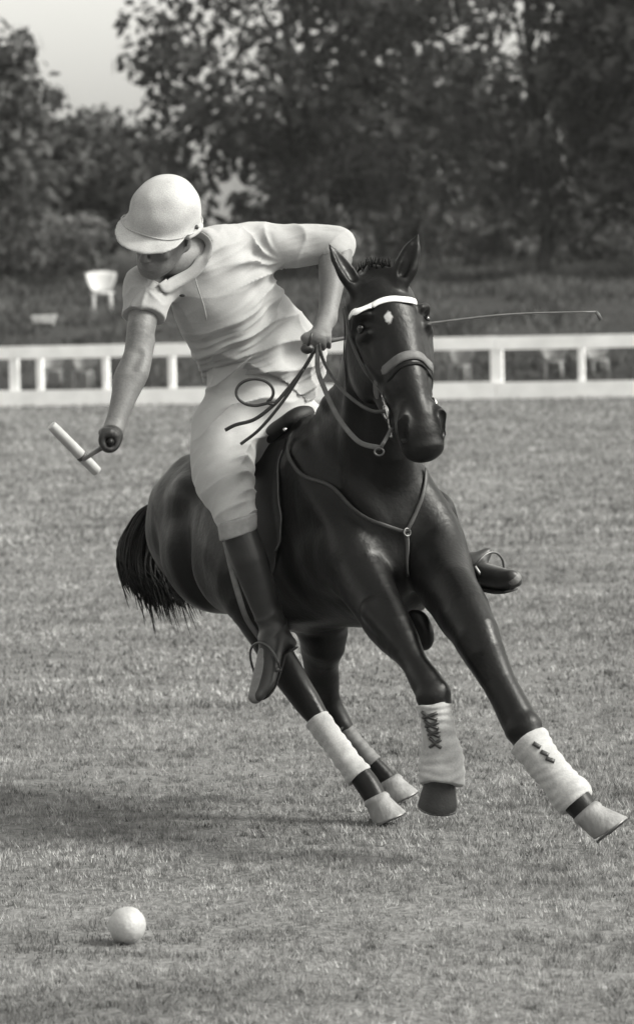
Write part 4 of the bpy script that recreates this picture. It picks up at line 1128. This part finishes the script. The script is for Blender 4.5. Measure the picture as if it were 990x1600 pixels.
# ------------------------------------------------------------------ mallet and whip
mallet = empty('mallet', RGRIP); tag(mallet, 'polo mallet with pale cigar shaped head held in the rider\'s lowered gloved hand', 'mallet')
butt = RGRIP - rg * .07
mesh_obj('cane', *tube([RGRIP + rg * .05, RGRIP * .5 + MHEAD * .5, MHEAD], [.010, .0085, .0075], 10), M['cane'], mallet)
mesh_obj('grip', *tube([butt + rg * .022, butt + rg * .03, RGRIP, RGRIP + rg * .10], [.013, .0135, .0135, .013], 12), M['hair'], mallet)
hA, hB = P(80, 664, 12.30), P(153, 738, 12.40)
hdir = unit(hB - hA)
mesh_obj('head', *tube(list(crom([hA, hA + (hB - hA) * .06, hA + (hB - hA) * .5, hA + (hB - hA) * .93, hB], 4)), [v * .8 for v in (.012, .018, .0215, .0228, .0235, .0245, .0252, .0255, .0258, .0258, .0256, .0252, .0246, .0240, .0232, .022, .013)], 16), M['mallet'], mallet)
for q in (.66,):
    c_ = hA + (hB - hA) * q
    mesh_obj('binding', *tube([c_ - hdir * .007, c_ + hdir * .007], .0216, 16), M['cane'], mallet)
sl = [RGRIP - rg * .05] + [RGRIP - rg * (.05 - .05 * math.sin(a)) + img(.4, -.9, -.2) * .045 * math.sin(a) for a in np.linspace(.3, 2.8, 7)] + [RGRIP + rg * .0]
mesh_obj('wrist_sling', *tube(crom(sl, 3), .005, 6), M['leather'], mallet)
whip = empty('whip', LGRIP); tag(whip, 'thin riding whip held level in the rider\'s rein hand, tip pointing right', 'whip')
wb0 = LGRIP - lg * .055
wpts = crom([wb0, LGRIP, P(600, 516, 11.56), P(690, 503, 11.58), P(800, 491, 11.60), WTIP], 6)
mesh_obj('shaft', *tube(wpts, list(np.linspace(.008, .0028, len(wpts))), 8), M['whip'], whip)
mesh_obj('knob', *ico(P(480, 545, 11.47), EYE3, (.024, .022, .018), 12, 8), M['leather'], whip)
mesh_obj('tassel', *tube([P(480, 545, 11.46), P(484, 530, 11.45), P(487, 520, 11.45)], [.006, .006, .003], 6), M['leather'], whip)
mesh_obj('flap', *tube([WTIP, P(934, 492, 11.62), P(938, 500, 11.62)], 1, 8, n0=[-CAMF] * 3, flat=(.012, .004)), M['whip'], whip)

# ------------------------------------------------------------------ ball
bg_ = PG(200, 1474)
BR = 29 / FPX * np.linalg.norm(bg_ - CAM[:3, 3])
V, F = ico(bg_ + UP * (BR * .97), EYE3, (BR, BR, BR), 40, 24)
V = np.array(V); V = V + (V - (bg_ + UP * BR)) * (Noise(18, 20, 6)(V) * .006)[:, None]
tag(mesh_obj('polo_ball', V, F, M['ball']), 'white wooden polo ball lying on the grass in the foreground', 'ball')

# ------------------------------------------------------------------ thin haze volume, added to lift the dark tones of the far trees
hz = bpy.data.materials.new('added_haze'); hz.use_nodes = True
hz.node_tree.nodes.remove(hz.node_tree.nodes['Principled BSDF'])
pv = hz.node_tree.nodes.new('ShaderNodeVolumePrincipled')
pv.inputs['Color'].default_value = (0.95, 0.95, 0.95, 1); pv.inputs['Density'].default_value = 0.00022
pv.inputs['Anisotropy'].default_value = 0.2
hz.node_tree.links.new(pv.outputs[0], hz.node_tree.nodes['Material Output'].inputs['Volume'])
tag(mesh_obj('haze', *box(V3(0, 1200, 10.5), EYE3, (1000, 1900, 11.6)), hz, smooth=False), 'thin pale haze added to lighten the far trees', 'haze', kind='stuff')
